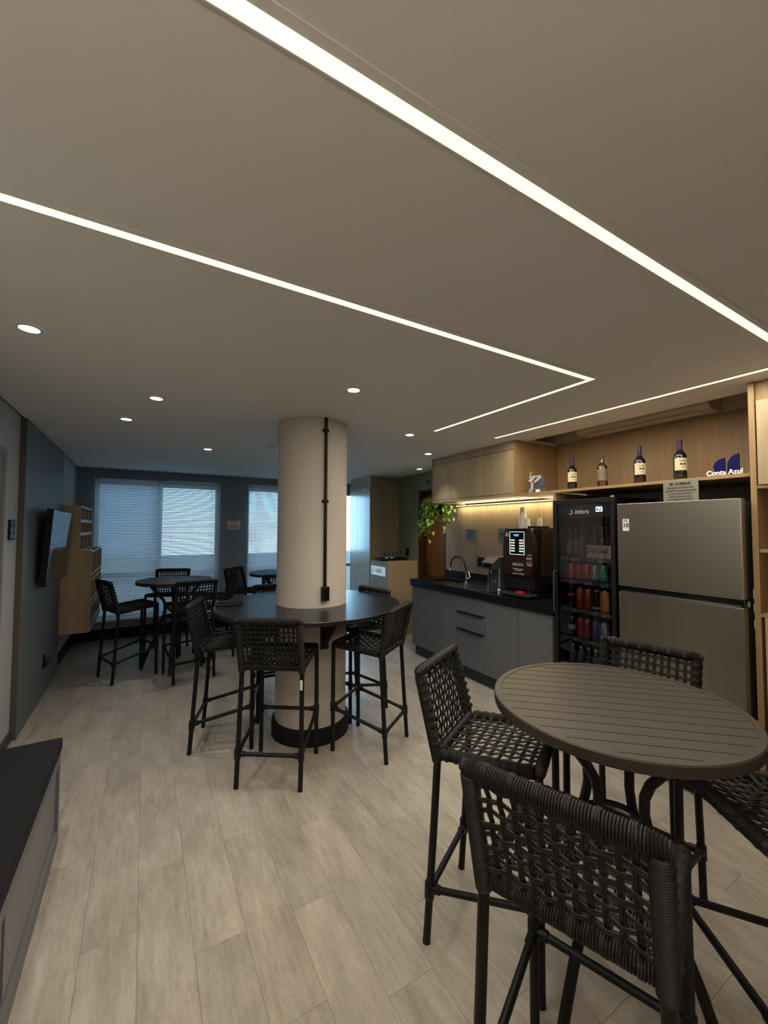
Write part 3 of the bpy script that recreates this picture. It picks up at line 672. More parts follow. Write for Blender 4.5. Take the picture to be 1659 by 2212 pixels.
# board under cabinet left end (cabinet underside is oak already); valance carrying the light
# tall right cabinet
rc = unit('tall_cabinet', 'oak tall cabinet with open shelves at the right edge beside the fridge', 'cabinet')
bm = new(); box(bm, 2.965, 3.6395, 0.905, 0.932, 0.001, ZC-0.002); box(bm, 2.985, 3.6395, -0.1, -0.08, 0.001, ZC-0.002); box(bm, 3.60, 3.6395, -0.08, 0.905, 0.001, ZC-0.002)
fin(bm, 'carcass', M_OAK, rc)
bb('filler', M_OAK, rc, 2.985, 3.0, -0.079, 0.904, 2.33, ZC-0.002)
bb('door', M_OAKL, rc, 2.955, 2.975, 0.2, 0.895, 1.850, 2.325, 0.001); bb('door', M_OAKL, rc, 2.965, 2.985, 0.2, 0.889, 0.13, 1.110, 0.001)
bb('shelf', M_OAK, rc, 2.967, 3.599, -0.079, 0.9045, 1.829, 1.848); bb('shelf', M_OAK, rc, 2.975, 3.599, -0.079, 0.9045, 1.470, 1.488); bb('shelf', M_OAK, rc, 2.967, 3.599, -0.079, 0.9045, 1.112, 1.130)
bb('plinth', M_KICK, rc, 3.01, 3.03, -0.079, 0.904, 0.001, 0.12)

# fridge
fr = unit('steel_fridge', 'two-door brushed steel fridge with freezer on top', 'fridge')
FY0, FY1 = 0.948, 1.640
bb('body', M_FSIDE, fr, 2.935, 3.58, FY0+0.012, FY1-0.006, 0.06, 1.762, 0.003)
dA = bb('freezer_door', M_STEEL, fr, 2.872, 2.930, FY0, FY1, 1.205, 1.775, 0.004)
dB = bb('fridge_door', M_STEEL, fr, 2.872, 2.930, FY0, FY1, 0.075, 1.160, 0.004)
bm = new(); box(bm, 2.884, 2.9345, FY0+.004, FY1-.004, 1.162, 1.203); fin(bm, 'grip_recess', M_GLOSSB, fr)
bb('trim_bar', M_STEELH, dB, 2.868, 2.884, FY0+0.01, FY1-0.012, 1.1612, 1.172)
bb('edge_strip', M_STEELH, dA, 2.871, 2.879, FY0-0.002, FY0-0.0002, 1.21, 1.77); 
fin(lathe(new(), [(0.008, 0), (0.008, 0.03)], 10, (2.90, FY0-0.012, 1.168)), 'hinge', M_STEELH, fr, True)
bb('base_grille', M_MATBLK, fr, 2.90, 3.5, FY0+.01, FY1-.01, 0.001, 0.059)
sk_ = bb('sticker', M_PAPER, dA, 2.8708, 2.8718, 1.560, 1.602, 1.585, 1.668)
bm = new(); merge_text(bm, '10', 0.040, '-X', (2.8705, 1.581, 1.622), 0.032, bold=0.001); merge_text(bm, 'SMART\nINVERTER', 0.009, '-X', (2.8705, 1.581, 1.655), 0.026)
fin(bm, 'lettering', M_INK, sk_)
# cables / clips beside fridge
for z in (1.27, 1.20, 1.12):
    pass
bm = new(); box(bm, 2.97, 2.985, 0.9335, 0.937, 1.04, 1.09); box(bm, 2.97, 2.985, 0.9335, 0.937, 1.13, 1.18); box(bm, 2.97, 2.985, 0.9335, 0.937, 1.21, 1.26)
fin(bm, 'clip', M_ALU, rc)

# plaque above the fridge
pq = thing('notice_plaque', 'silver notice plaque hanging from the long shelf above the fridge', 'sign', (0, 0, 0))
bb('plate', M_PLQ, pq, 2.9945, 2.9985, 1.196, 1.398, 1.778, 1.915, 0.0006)
bm = new(); face = '-X'; o = 2.9938
merge_text(bm, 'HUBMAIS', 0.024, face, (o, 1.283, 1.893), 0.092, bold=0.0008)
box(bm, o-0.0005, o+0.0005, 1.340, 1.358, 1.884, 1.902)
for s, z, w in (('GELADEIRA CORPORATIVA:', 1.868, 0.150), ('ALIMENTOS PERECÍVEIS QUE', 1.848, 0.175), ('ESTÃO ESTRAGANDO,', 1.829, 0.135), ('SERÃO JOGADOS NO', 1.810, 0.130), ('LIXO SEM AVISO PRÉVIO', 1.791, 0.150)):
    merge_text(bm, s, 0.0165, face, (o, 1.297, z), w)
fin(bm, 'lettering', M_INK, pq)

# drinks cooler
co = unit('drinks_cooler', 'tall black glass-door drinks cooler full of cans and bottles', 'fridge')
KY0, KY1, KX = 1.700, 2.222, 2.945; KB = 3.55
bm = new(); box(bm, KX+0.045, KB, KY0, KY0+0.03, 0.05, 1.835); box(bm, KX+0.045, KB, KY1-0.03, KY1, 0.05, 1.835); box(bm, KB-0.02, KB, KY0+.03, KY1-.03, 0.05, 1.835)
box(bm, KX+0.045, KB-.02, KY0+.03, KY1-.03, 1.78, 1.835); box(bm, KX+0.045, KB-.02, KY0+.03, KY1-.03, 0.05, 0.25); fin(bm, 'cabinet_body', M_GLOSSB, co)
bb('base', M_MATBLK, co, KX+0.06, KB-0.03, KY0+.02, KY1-.02, 0.001, 0.049)
dr = new(); w = 0.032
box(dr, KX, KX+0.04, KY0+.002, KY0+.002+w, 0.08, 1.832, 0.002); box(dr, KX, KX+0.04, KY1-.002-w, KY1-.002, 0.08, 1.832, 0.002); box(dr, KX, KX+.04, KY0+.002+w, KY1-.002-w, 1.795, 1.832, 0.002); box(dr, KX, KX+.04, KY0+.002+w, KY1-.002-w, 0.08, 0.12, 0.002)
dr = fin(dr, 'door', mat('door_frame_black', (0.010, 0.009, 0.008), 0.4, spec=0.3), co)
bb('glass_pane', M_CGLASS, dr, KX+0.012, KX+0.018, KY0+.034, KY1-.034, 0.12, 1.795)
bb('header_panel', mat('header_dark', (0.030, 0.031, 0.038), 0.4), dr, KX+0.0185, KX+0.022, KY0+.0345, KY1-.0345, 1.690, 1.7945)
text('lettering', 'imbera', 0.052, '-X', (KX+0.0110, 1.968, 1.733), M_GTXT, dr, 0.118, shear=0.25, bold=0.0008)
bm = new(); 
for i in range(9):
    a0, a1 = math.radians(-150+30*i), math.radians(-150+30*(i+1)); th = 0.004+0.005*math.sin(PI*min(1, (i+1)/9))
    prism(bm, [(0.019*math.cos(a0), 0.019*math.sin(a0)), (0.019*math.cos(a1), 0.019*math.sin(a1)), ((0.019-th)*math.cos(a1), (0.019-th)*math.sin(a1)), ((0.019-th)*math.cos(a0), (0.019-th)*math.sin(a0))], 0.0006, axm('-X', (KX+0.0115, 2.062, 1.731)))
fin(bm, 'emblem', M_GTXT, dr)
# seven segment 09
def seg(bm, y, z, s, on):
    w, h, t = s*0.5, s, s*0.14; X = KX+0.0108
    S = {'a': (-w/2, w/2, h/2-t, h/2), 'g': (-w/2, w/2, -t/2, t/2), 'd': (-w/2, w/2, -h/2, -h/2+t), 'f': (-w/2-t/2, -w/2+t/2, 0, h/2), 'b': (w/2-t/2, w/2+t/2, 0, h/2), 'e': (-w/2-t/2, -w/2+t/2, -h/2, 0), 'c': (w/2-t/2, w/2+t/2, -h/2, 0)}
    for k in on: a, b, c, d = S[k]; box(bm, X, X+0.0008, y-b, y-a, z+c, z+d)
bm = new(); seg(bm, 1.838, 1.748, 0.036, 'abcdef'); seg(bm, 1.812, 1.748, 0.036, 'abcdfg'); fin(bm, 'digit_display', M_09, dr)
bm = new(); tube(bm, [(KX-0.0005, KY1-0.018, 1.25), (KX-0.022, KY1-0.018, 1.24), (KX-0.022, KY1-0.018, 0.92), (KX-0.0005, KY1-0.018, 0.91)], 0.006, 8); fin(bm, 'door_handle', M_FSIDE, dr, True)
fin(lathe(new(), [(0.02, 0), (0.02, 0.012)], 16, (KX+0.05, KY0+0.04, 1.8355)), 'hinge_cap', M_STEELH, co, True)
# interior light bars
bm = new(); box(bm, KX+0.047, KX+0.053, KY0+.031, KY0+.037, 0.30, 1.67)
fin(bm, 'light_bar', mat('cooler_led', (1, 1, 1), 0.5, emit=(0.75, 0.85, 1.0), estr=4.0), co)
shz = [1.372, 1.190, 0.962, 0.732, 0.508]
M_WIRE = mat('wire_grey', (0.06, 0.06, 0.065), 0.4)
for z in shz:
    bm = new(); box(bm, KX+0.055, KX+0.062, KY0+.0325, KY1-.0325, z-0.030, z-0.001)
    for i in range(12): y = KY0+0.045+i*0.0388; tube(bm, [(KX+0.06, y, z-0.004), (KB-0.022, y, z-0.004)], 0.002, 5)
    for x in (KX+0.2, KX+0.45): tube(bm, [(x, KY0+0.032, z-0.007), (x, KY1-0.032, z-0.007)], 0.0025, 5)
    fin(bm, 'shelf', M_WIRE, co)
for (y, z) in ((2.060, 1.353), (1.835, 1.355), (2.083, 1.170), (1.950, 1.172), (1.820, 1.168), (2.066, 0.944), (1.905, 0.947), (1.815, 0.945), (2.058, 0.717), (1.915, 0.718)):
    tg = bb('price_tag', mat('tag_grey', (0.30, 0.30, 0.32), 0.5), co, KX+0.0525, KX+0.0545, y-0.026, y+0.026, z-0.013, z+0.013)
    bm = new(); box(bm, KX+0.0515, KX+0.0523, y-0.020, y+0.022, z+0.002, z+0.009); box(bm, KX+0.0515, KX+0.0523, y-0.022, y-0.002, z-0.010, z-0.002); fin(bm, 'print', M_INK, tg)
def can(y, z, h, r, body, label, grp, band=None, x=KX+0.105, txt=None):
    t = thing('drink_can', label, 'can', (x, y, z), 0, grp)
    fin(lathe(new(), [(r*0.80, 0.0005), (r*0.97, 0.006), (r, 0.012), (r, h-0.016), (r*0.84, h-0.003)], 20, caps=True), 'can_body', body, t, True)
    fin(lathe(new(), [(r*0.84, h-0.003), (r*0.86, h), (r*0.78, h), (r*0.76, h-0.003)], 20, caps=True), 'can_lid', M_CHROME, t, True)
    if band: fin(lathe(new(), [(r+0.0004, h*band[0]), (r+0.0004, h*band[1])], 20, caps=False), 'print_band', band[2], t, True)
def bottle(name, x, y, z, h, r, body, label, grp, cap, capm, lab=None, labm=None, cat='bottle', neck=0.28, nr=0.34, shoulder=0.62):
    t = thing(name, label, cat, (x, y, z), 0, grp)
    zc = h*(1-cap)
    fin(lathe(new(), [(r*0.9, 0.0005), (r, 0.005), (r, h*shoulder*0.93), (r*0.92, h*shoulder), (r*(nr+.22), h*(shoulder+.07)), (r*nr, h*(shoulder+.12)), (r*nr, zc)], 28), 'bottle_body', body, t, True)
    fin(lathe(new(), [(r*nr+0.0005, zc+0.0002), (r*nr+0.001, h-0.004), (r*nr+0.001, h)], 20), 'cap', capm, t, True)
    if lab: fin(lathe(new(), [(r+0.0006, h*lab[0]), (r+0.0006, h*lab[1])], 28, caps=False), 'label', labm, t, True)
    return t
m_red = mat('can_red', (0.38, 0.018, 0.025), 0.28, metal=0.5); m_copper = mat('can_orange', (0.42, 0.07, 0.02), 0.28, metal=0.6); m_grn = mat('can_green', (0.03, 0.20, 0.09), 0.28, metal=0.5)
m_sil = mat('can_silver', (0.22, 0.27, 0.26), 0.3, metal=0.8); m_blk = mat('can_black', (0.012, 0.012, 0.014), 0.3, metal=0.3); m_blu = mat('can_blue', (0.05, 0.07, 0.18), 0.3, metal=0.6); m_org = mat('can_amber', (0.45, 0.16, 0.02), 0.35)
m_dkb = mat('bottle_dark', (0.010, 0.010, 0.012), 0.1, spec=0.8); m_print = mat('print_grey', (0.32, 0.33, 0.33), 0.5); m_rlab = mat('label_red', (0.45, 0.05, 0.06), 0.5)
m_clr = mat('bottle_clear', (0.12, 0.13, 0.17), 0.12, spec=0.8); m_pur = mat('label_purple', (0.10, 0.07, 0.22), 0.5); m_gbt = mat('bottle_green', (0.05, 0.10, 0.03), 0.15, spec=0.8)
r1 = [2.137, 2.082, 2.027]
for i, (y, s) in enumerate(zip(r1, ('leftmost', 'middle one', 'rightmost'))):
    bottle('beer_bottle', KX+0.10, y, shz[0], 0.232, 0.0255, m_dkb, 'dark beer bottle on the top cooler shelf, %s of the three in front' % s, 'beer bottles on the top cooler shelf', 0.06, M_FSIDE, (0.10, 0.55), mat('beer_label', (0.10, 0.10, 0.11), 0.5))
for y, s in ((1.950, 'left one'), (1.885, 'right one')): bottle('beer_bottle', KX+0.15, y, shz[0], 0.242, 0.0255, m_dkb, 'dark beer bottle behind the printed carton, %s' % s, 'beer bottles on the top cooler shelf', 0.06, m_rlab)
ca = thing('beer_carton', 'cream printed beer carton on the top shelf of the cooler', 'carton', (KX+0.085, 1.875, shz[0]))
bb('carton_box', mat('carton_cream', (0.42, 0.35, 0.24), 0.6), ca, -0.016, 0.014, -0.095, 0.095, 0.0, 0.098, 0.001)
bm = new(); merge_text(bm, 'Sol', 0.062, '-X', (-0.0165, 0.048, 0.058), 0.075, bold=0.001); merge_text(bm, 'Sol', 0.062, '-X', (-0.0165, -0.042, 0.058), 0.075, bold=0.001); fin(bm, 'lettering', mat('ink_brown', (0.12, 0.035, 0.02), 0.5), ca)
for y, m, s in ((2.128, m_red, 'red can on the second cooler shelf, leftmost'), (2.060, m_red, 'red can on the second cooler shelf, second from the left'), (1.992, m_red, 'red can on the second cooler shelf, third from the left'), (1.925, m_sil, 'silver-green can on the second cooler shelf'), (1.858, m_grn, 'green can at the right end of the second cooler shelf')):
    can(y, shz[1], 0.122, 0.0325, m, s, 'cans on the second cooler shelf', (0.25, 0.35, m_print) if m is m_sil else None)
bottle('cola_bottle', KX+0.10, 2.130, shz[2], 0.168, 0.027, m_dkb, 'small dark cola bottle with red label on the third cooler shelf', 'drinks on the third cooler shelf', 0.09, m_rlab, (0.52, 0.64), m_rlab, shoulder=0.7)
for y, m, s in ((2.052, m_copper, 'left one of the two copper-red cans on the third cooler shelf'), (1.983, m_copper, 'right one of the two copper-red cans on the third cooler shelf'), (1.912, m_blk, 'black can with grey print on the third cooler shelf'), (1.850, m_org, 'amber-orange can at the right end of the third cooler shelf')):
    can(y, shz[2], 0.156, 0.0328, m, s, 'drinks on the third cooler shelf', (0.10, 0.20, m_print) if m is m_blk else None)
for y, m, s in ((2.125, m_blk, 'black can with pale print at the left of the fourth cooler shelf'), (2.055, m_red, 'left one of the two red cans on the fourth cooler shelf'), (1.992, m_red, 'right one of the two red cans on the fourth cooler shelf'), (1.925, m_blu, 'blue can on the fourth cooler shelf'), (1.860, m_sil, 'silver can at the right end of the fourth cooler shelf')):
    can(y, shz[3], 0.140, 0.0325, m, s, 'cans on the fourth cooler shelf', (0.35, 0.62, m_print) if m is m_blk else None)
for y, m, lm, s in ((2.120, m_clr, m_pur, 'clear bottle with purple label, left on the bottom cooler shelf'), (2.050, m_clr, m_pur, 'clear bottle with purple label, right on the bottom cooler shelf'), (1.985, m_gbt, m_sil, 'green bottle on the bottom cooler shelf'), (1.925, m_clr, m_red, 'bottle with red label on the bottom cooler shelf')):
    bottle('soft_drink_bottle', KX+0.10, y, shz[4], 0.150, 0.029, m, s, 'bottles on the bottom cooler shelf', 0.08, M_PLAS, (0.06, 0.34), lm, shoulder=0.6)

# coffee machine
cm = thing('coffee_machine', 'tall brown and black coffee machine on the counter beside the cooler', 'coffee machine', (0, 0, 0))
CY0, CY1 = 2.545, 2.925; 
bb('body', M_GLOSSB, cm, 3.16, 3.585, CY0+0.006, CY1-0.006, 1.00, 1.602, 0.004)
bb('side_cover', mat('cover_dark', (0.018, 0.012, 0.010), 0.35), cm, 3.20, 3.575, CY0-0.003, CY0+0.0055, 1.15, 1.585, 0.002)
bm = new()
for i in range(4): box(bm, 3.165, 3.58, CY0+0.02, CY1-0.02, 0.9495, 1.0) if i == 0 else None
fin(bm, 'base', M_MATBLK, cm)
bm = new(); N = 14; outl = []
for i in range(N+1):
    tt = i/N; z = 1.150+0.448*tt; bul = math.sin(PI*tt)**0.8; outl.append((0.150+0.036*bul, z))
poly = [(a, z-1.374) for a, z in outl] + [(-a, z-1.374) for a, z in outl[::-1]]
prism(bm, poly, 0.055, axm('-X', (3.157, 2.735, 1.374))); fin(bm, 'front_cover', M_BROWN, cm)
FX = 3.1015
kp = bb('keypad', M_GLOSSB, cm, FX-0.006, FX-0.0002, 2.647, 2.829, 1.345, 1.592, 0.002)
bb('top_badge', M_STEELH, cm, FX-0.0045, FX-0.0003, 2.650, 2.826, 1.5925, 1.598)
bm = new(); X = FX-0.0075
for a, b, c, d in ((2.649, 2.653, 1.352, 1.565), (2.823, 2.827, 1.352, 1.565), (2.653, 2.823, 1.348, 1.352), (2.653, 2.823, 1.565, 1.569)): box(bm, X, X+0.0012, a, b, c, d)
fin(bm, 'glow_frame', M_KEYS, kp)
bb('display', M_LCD, kp, X, X+0.0012, 2.715, 2.775, 1.525, 1.545)
bm = new()
for i in range(5):
    for a, b in ((2.765, 2.815), (2.662, 2.712)): box(bm, X, X+0.0012, a, b, 1.480-i*0.026, 1.493-i*0.026)
fin(bm, 'button_labels', mat('button_white', (0.7, 0.72, 0.72), 0.5, emit=(0.8, 0.9, 0.9), estr=0.5), kp)
bm = new()
bm.free()
for s, z in (('1. Pague o valor da\nbebida usando o pix', 1.255), ('2. Escolha a opção\nda máquina', 1.205), ('3. Aproveite sua bebida', 1.166)): text('instruction_lettering', s, 0.0145, '-X', (FX-0.0008, 2.735, z), M_WTXT, cm, 0.135)
bm = new(); merge_text(bm, 'café', 0.030, '-X', (FX-0.0008, 2.600, 1.350), 0.045, shear=0.2); merge_text(bm, 'SEMPRE', 0.030, '-X', (FX-0.0008, 2.600, 1.315), 0.065, bold=0.0006); merge_text(bm, 'com você', 0.015, '-X', (FX-0.0008, 2.600, 1.287), 0.055); merge_text(bm, 'TULIP', 0.036, '-X', (FX-0.0008, 2.600, 1.258), 0.065, bold=0.0008)
fin(bm, 'slogan_lettering', M_TTXT, cm)
bm = new(); prism(bm, [(-0.022, 0), (0.022, 0), (0.026, 0.014), (-0.026, 0.014)], 0.0006, axm('-X', (FX-0.0005, 2.868, 1.522))); prism(bm, [(-0.018, 0.018), (0.018, 0.018), (0, 0.052)], 0.0006, axm('-X', (FX-0.0005, 2.868, 1.522))); fin(bm, 'emblem', M_TTXT, cm)
bb('spout_recess', M_MATBLK, cm, 3.13, 3.1595, CY0+0.03, CY1-0.03, 1.02, 1.149)
dt = bb('drip_tray', M_FSIDE, cm, 3.03, 3.1595, CY0+0.01, CY1-0.01, 0.965, 0.985, 0.002)
bm = new()
for i in range(14): box(bm, 3.04, 3.15, CY0+0.03+i*0.024, CY0+0.038+i*0.024, 0.9852, 0.988)
fin(bm, 'grate', M_STEELH, dt)
fin(tube(new(), [(3.09, 2.60, 0.987), (3.09, 2.60, 1.06)], 0.003, 6), 'stir_rod', M_STEELH, cm)
for i in range(4):
    o = fin(box(new(), -0.035, 0.035, -0.03, 0.03, 0, 0.003, 0.001), 'sugar_sachet', mat('sachet_red', (0.42, 0.01, 0.03), 0.4), None, False, (3.075+0.006*i, 2.67+0.012*i, 0.9885+0.0034*i), 0.25*i)
    tag(o, 'red sachet in the small pile on the coffee machine tray, %s' % ('lowest', 'second from below', 'third from below', 'topmost')[i], 'sachet', 'red sachets on the drip tray')
g = thing('salt_shaker', 'tiny glass shaker with pale cap standing between the dispenser and the coffee machine', 'shaker', (3.07, 2.948, 0.9442))
fin(lathe(new(), [(0.014, 0), (0.014, 0.05), (0.011, 0.055)], 14), 'jar', mat('shaker_beige', (0.5, 0.45, 0.33), 0.3), g, True); fin(lathe(new(), [(0.012, 0.0552), (0.012, 0.078), (0.006, 0.082)], 14), 'cap', M_FSIDE, g, True)
# cups on the machine
def cupstack(x, y, z, n, h, rt, rb, label, step=0.011):
    for i in range(n):
        tag_i = fin(lathe(new(), [(rt+0.002, 0), (rt+0.002, 0.003), (rt, 0.004), (rb, h-0.002), (rb-0.003, h), (0.0005, h)], 22, caps=False), 'paper_cup', M_CUP, None, True, (x, y, z+i*step))
        pos = 'lowest cup' if i == 0 else ('topmost cup' if i == n-1 else 'cup %s from the bottom' % ['', 'second', 'third', 'fourth', 'fifth', 'sixth', 'seventh', 'eighth', 'ninth', 'tenth'][i])
        tag(tag_i, '%s of the %s' % (pos, label), 'cup', label)
cupstack(3.27, 2.812, 1.6025, 9, 0.100, 0.038, 0.024, 'tall upturned white cup stack on the coffee machine', 0.0135)
cupstack(3.24, 2.735, 1.6025, 3, 0.078, 0.032, 0.021, 'short upturned cup stack beside the tall stack', 0.008)
ly = tag(fin(box(new(), 3.20, 3.34, 2.555, 2.695, 1.6025, 1.622, 0.002), 'cup_lid_box', M_MATBLK), 'flat black box on the coffee machine carrying the small cups', 'box')
cupstack(3.27, 2.612, 1.6225, 4, 0.055, 0.026, 0.017, 'small upturned cup stack on the flat black box', 0.009)
# water dispenser
wd = thing('water_dispenser', 'compact dark water dispenser between the tap and the coffee machine', 'dispenser', (0, 0, 0))
bb('body', M_FSIDE, wd, 3.13, 3.42, 2.985, 3.155, 0.9445, 1.300, 0.004)
bm = new(); prism(bm, [(0.0, 0.0), (0.085, 0.015), (0.10, 0.075), (0.02, 0.13), (0.0, 0.13)], 0.164, Matrix(((-1, 0, 0, 3.13), (0, 0, 1, 2.988), (0, 1, 0, 1.172), (0, 0, 0, 1)))); fin(bm, 'head', mat('dispenser_dark', (0.035, 0.035, 0.038), 0.35), wd)
bb('control_panel', M_GLOSSB, wd, 3.032, 3.036, 3.02, 3.12, 1.205, 1.235)
bb('top_plate', M_STEELH, wd, 3.115, 3.42, 2.986, 3.154, 1.3003, 1.306)
bm = new()
for y in (2.99, 3.145): tube(bm, [(3.123, y, 0.958), (3.123, y, 1.20)], 0.006, 8)
fin(bm, 'chrome_post', M_CHROME, wd, True)
fin(box(new(), 3.02, 3.129, 2.99, 3.15, 0.9445, 0.957, 0.002), 'drip_tray', M_MATBLK, wd)
fin(tube(new(), [(3.09, 3.07, 1.17), (3.09, 3.07, 1.14)], 0.010, 12), 'spout', M_CHROME, wd, True)
fin(lathe(new(), [(0.032, 0), (0.036, 0.12)], 24, (3.16, 3.07, 1.0), ), 'water_tank', mat('tank_blue', (0.03, 0.05, 0.10), 0.1), wd, True)
bm = new(); box(bm, 3.1285, 3.1295, 3.05, 3.09, 1.04, 1.075); fin(bm, 'emblem', M_GTXT, wd)
# wall items on the backsplash
def plate(name, label, cat, x, y0, y1, z0, z1, m, ink=None, lines=0, head=None):
    t = thing(name, label, cat, (0, 0, 0)); bb('plate', m, t, x-0.006, x-0.0005, y0, y1, z0, z1, 0.0008)
    if lines or head:
        bm = new()
        if head: merge_text(bm, head, 0.022, '-X', (x-0.0065, (y0+y1)/2, z1-0.028), (y1-y0)*0.5)
        for i in range(lines): box(bm, x-0.0068, x-0.0062, y0+0.02+0.006*(i % 2), y1-0.02-0.008*(i % 3), z1-0.055-0.016*i, z1-0.050-0.016*i)
        fin(bm, 'lettering', ink or M_INK, t)
    return t
M_PBL = mat('plaque_bluegrey', (0.16, 0.20, 0.24), 0.3, metal=0.5)
plate('notice_plaque', 'small blue-grey notice plate on the backsplash above the tap', 'sign', 3.62, 3.853, 4.040, 1.445, 1.590, M_PBL, M_INK, 4, 'HUBMAIS')
plate('notice_plaque', 'dark notice plate half hidden behind the coffee machine', 'sign', 3.62, 3.32, 3.475, 1.455, 1.600, M_PBL, M_INK, 4)
plate('power_outlet', 'dark socket plate on the backsplash beside the water dispenser', 'socket', 3.62, 3.70, 3.83, 1.12, 1.24, M_MATBLK)

# wine bottles etc on the shelf
m_wine = mat('wine_glass_dark', (0.008, 0.006, 0.008), 0.08, spec=0.9); m_foil = mat('foil_purple', (0.040, 0.012, 0.065), 0.4, spec=0.3); m_lab = mat('label_cream', (0.62, 0.52, 0.33), 0.6)
def wine(y, lab, x=3.19):
    t = bottle('wine_bottle', x, y, 1.9265, 0.292, 0.0385, m_wine, lab, 'wine bottles on the long shelf', 0.27, m_foil, (0.26, 0.55), None and m_lab or m_lab, shoulder=0.64, nr=0.37)
    # keep the label to the front half
    for ch in t.children:
        if ch.name.startswith('label'):
            bm = new(); n = 14; r = 0.0392; z0, z1 = 0.292*0.26, 0.292*0.55
            for i in range(n):
                a0 = math.radians(150+150*i/n); a1 = math.radians(150+150*(i+1)/n)
                bm.faces.new([bm.verts.new((r*math.cos(a), r*math.sin(a), z)) for a, z in ((a0, z0), (a1, z0), (a1, z1), (a0, z1))])
            me = ch.data; bm.to_mesh(me); bm.free()
            d = Vector((math.cos(math.radians(225)), math.sin(math.radians(225)), 0)); fx = ((-d.y*-1*-1, d.x, 0), (0, 0, 1), tuple(d))
            fx = ((math.sin(math.radians(45)), -math.cos(math.radians(45)), 0), (0, 0, 1), tuple(d))
            b2 = new(); p = d*0.0396
            for s in (-1, 1):
                prism(b2, [(s*0.0095+0.0085*math.cos(2*PI*i/14), 0.0048*math.sin(2*PI*i/14)) for i in range(14)], 0.0006, axm(fx, (p.x, p.y, z0+0.042)))
                prism(b2, [(s*0.004, 0.004), (s*0.004, 0.0075), (s*0.014, 0.0075), (s*0.016, 0.0045)], 0.0007, axm(fx, (p.x, p.y, z0+0.042)))
            prism(b2, [(-.020, .0), (.020, .0), (.020, .003), (-.020, .003)], 0.0006, axm(fx, (p.x, p.y, z0+0.064)))
            prism(b2, [(-.010, .0), (.010, .0), (.010, .002), (-.010, .002)], 0.0006, axm(fx, (p.x, p.y, z0+0.020)))
            fin(b2, 'print', M_FSIDE, ch)
wine(2.205, 'dark wine bottle with purple foil, nearest the sculpture'); wine(1.645, 'dark wine bottle with purple foil, right of the golden spirit bottle'); wine(1.378, 'dark wine bottle with purple foil above the notice plaque')
sp = bottle('spirit_bottle', 3.19, 1.935, 1.9265, 0.270, 0.0375, glass_mat('spirit_amber', (0.80, 0.60, 0.30), 0.05), 'golden spirit bottle with dark stopper between the wine bottles', None, 0.11, M_FSIDE, (0.22, 0.58), mat('spirit_label', (0.16, 0.13, 0.09), 0.4, noise=0.9, nscale=90), shoulder=0.66, nr=0.36)
# trophy sculpture
ts = thing('desk_sculpture', 'angular blue, grey and white metal sculpture on a black base', 'sculpture', (3.13, 2.545, 1.9265), math.radians(38))
fin(box(new(), -0.035, 0.035, -0.095, 0.02, 0, 0.042, 0.002), 'base', M_GLOSSB, ts)
bb('name_plate', M_STEELH, ts, -0.0365, -0.0352, -0.04, -0.005, 0.010, 0.032)
def blade(pts, m, ox, tilt, nm):
    bm = new(); prism(bm, pts, 0.006, Matrix.Translation((ox, 0, 0)) @ Matrix.Rotation(tilt, 4, 'Z') @ Matrix(((0, 0, 1, 0), (-1, 0, 0, 0), (0, 1, 0, 0), (0, 0, 0, 1)))); fin(bm, nm, m, ts)
m_sb = mat('metal_blue', (0.03, 0.05, 0.12), 0.3, metal=0.6); m_sg = mat('metal_grey', (0.18, 0.18, 0.19), 0.35, metal=0.7); m_sw = mat('enamel_white', (0.33, 0.34, 0.38), 0.4)
blade([(-0.06, 0.001), (0.0, 0.001), (-0.005, 0.03), (-0.03, 0.055), (-0.055, 0.04)], m_sg, -0.01, 0.1, 'foot_blade')
blade([(-0.04, 0.04), (-0.02, 0.04), (-0.015, 0.10), (-0.035, 0.10)], m_sw, -0.016, 0.05, 'stem_blade')
arc = [(0.03+0.055*math.cos(math.radians(a)), 0.115+0.055*math.sin(math.radians(a))) for a in range(-130, 60, 15)] + [(0.03+0.028*math.cos(math.radians(a)), 0.115+0.02*math.sin(math.radians(a))) for a in range(50, -131, -30)]
blade(arc, m_sb, 0.0, -0.1, 'ring_blade')
blade([(-0.04, 0.06), (-0.018, 0.05), (0.03, 0.09), (0.02, 0.12)], m_sb, 0.008, 0.2, 'ring_blade')
blade([(-0.06, 0.115), (-0.035, 0.10), (0.0, 0.155), (-0.02, 0.165)], m_sw, -0.022, 0.12, 'white_blade')
blade([(-0.055, 0.14), (-0.035, 0.15), (-0.03, 0.208), (-0.04, 0.205)], m_sg, -0.006, 0.0, 'peak_blade')
blade([(-0.01, 0.11), (0.0, 0.095), (0.055, 0.145), (0.045, 0.16)], m_sw, -0.026, -0.1, 'white_blade')
blade([(-0.03, 0.165), (0.045, 0.172), (0.06, 0.15), (0.03, 0.15), (-0.02, 0.15)], m_sg, 0.004, 0.0, 'top_blade')
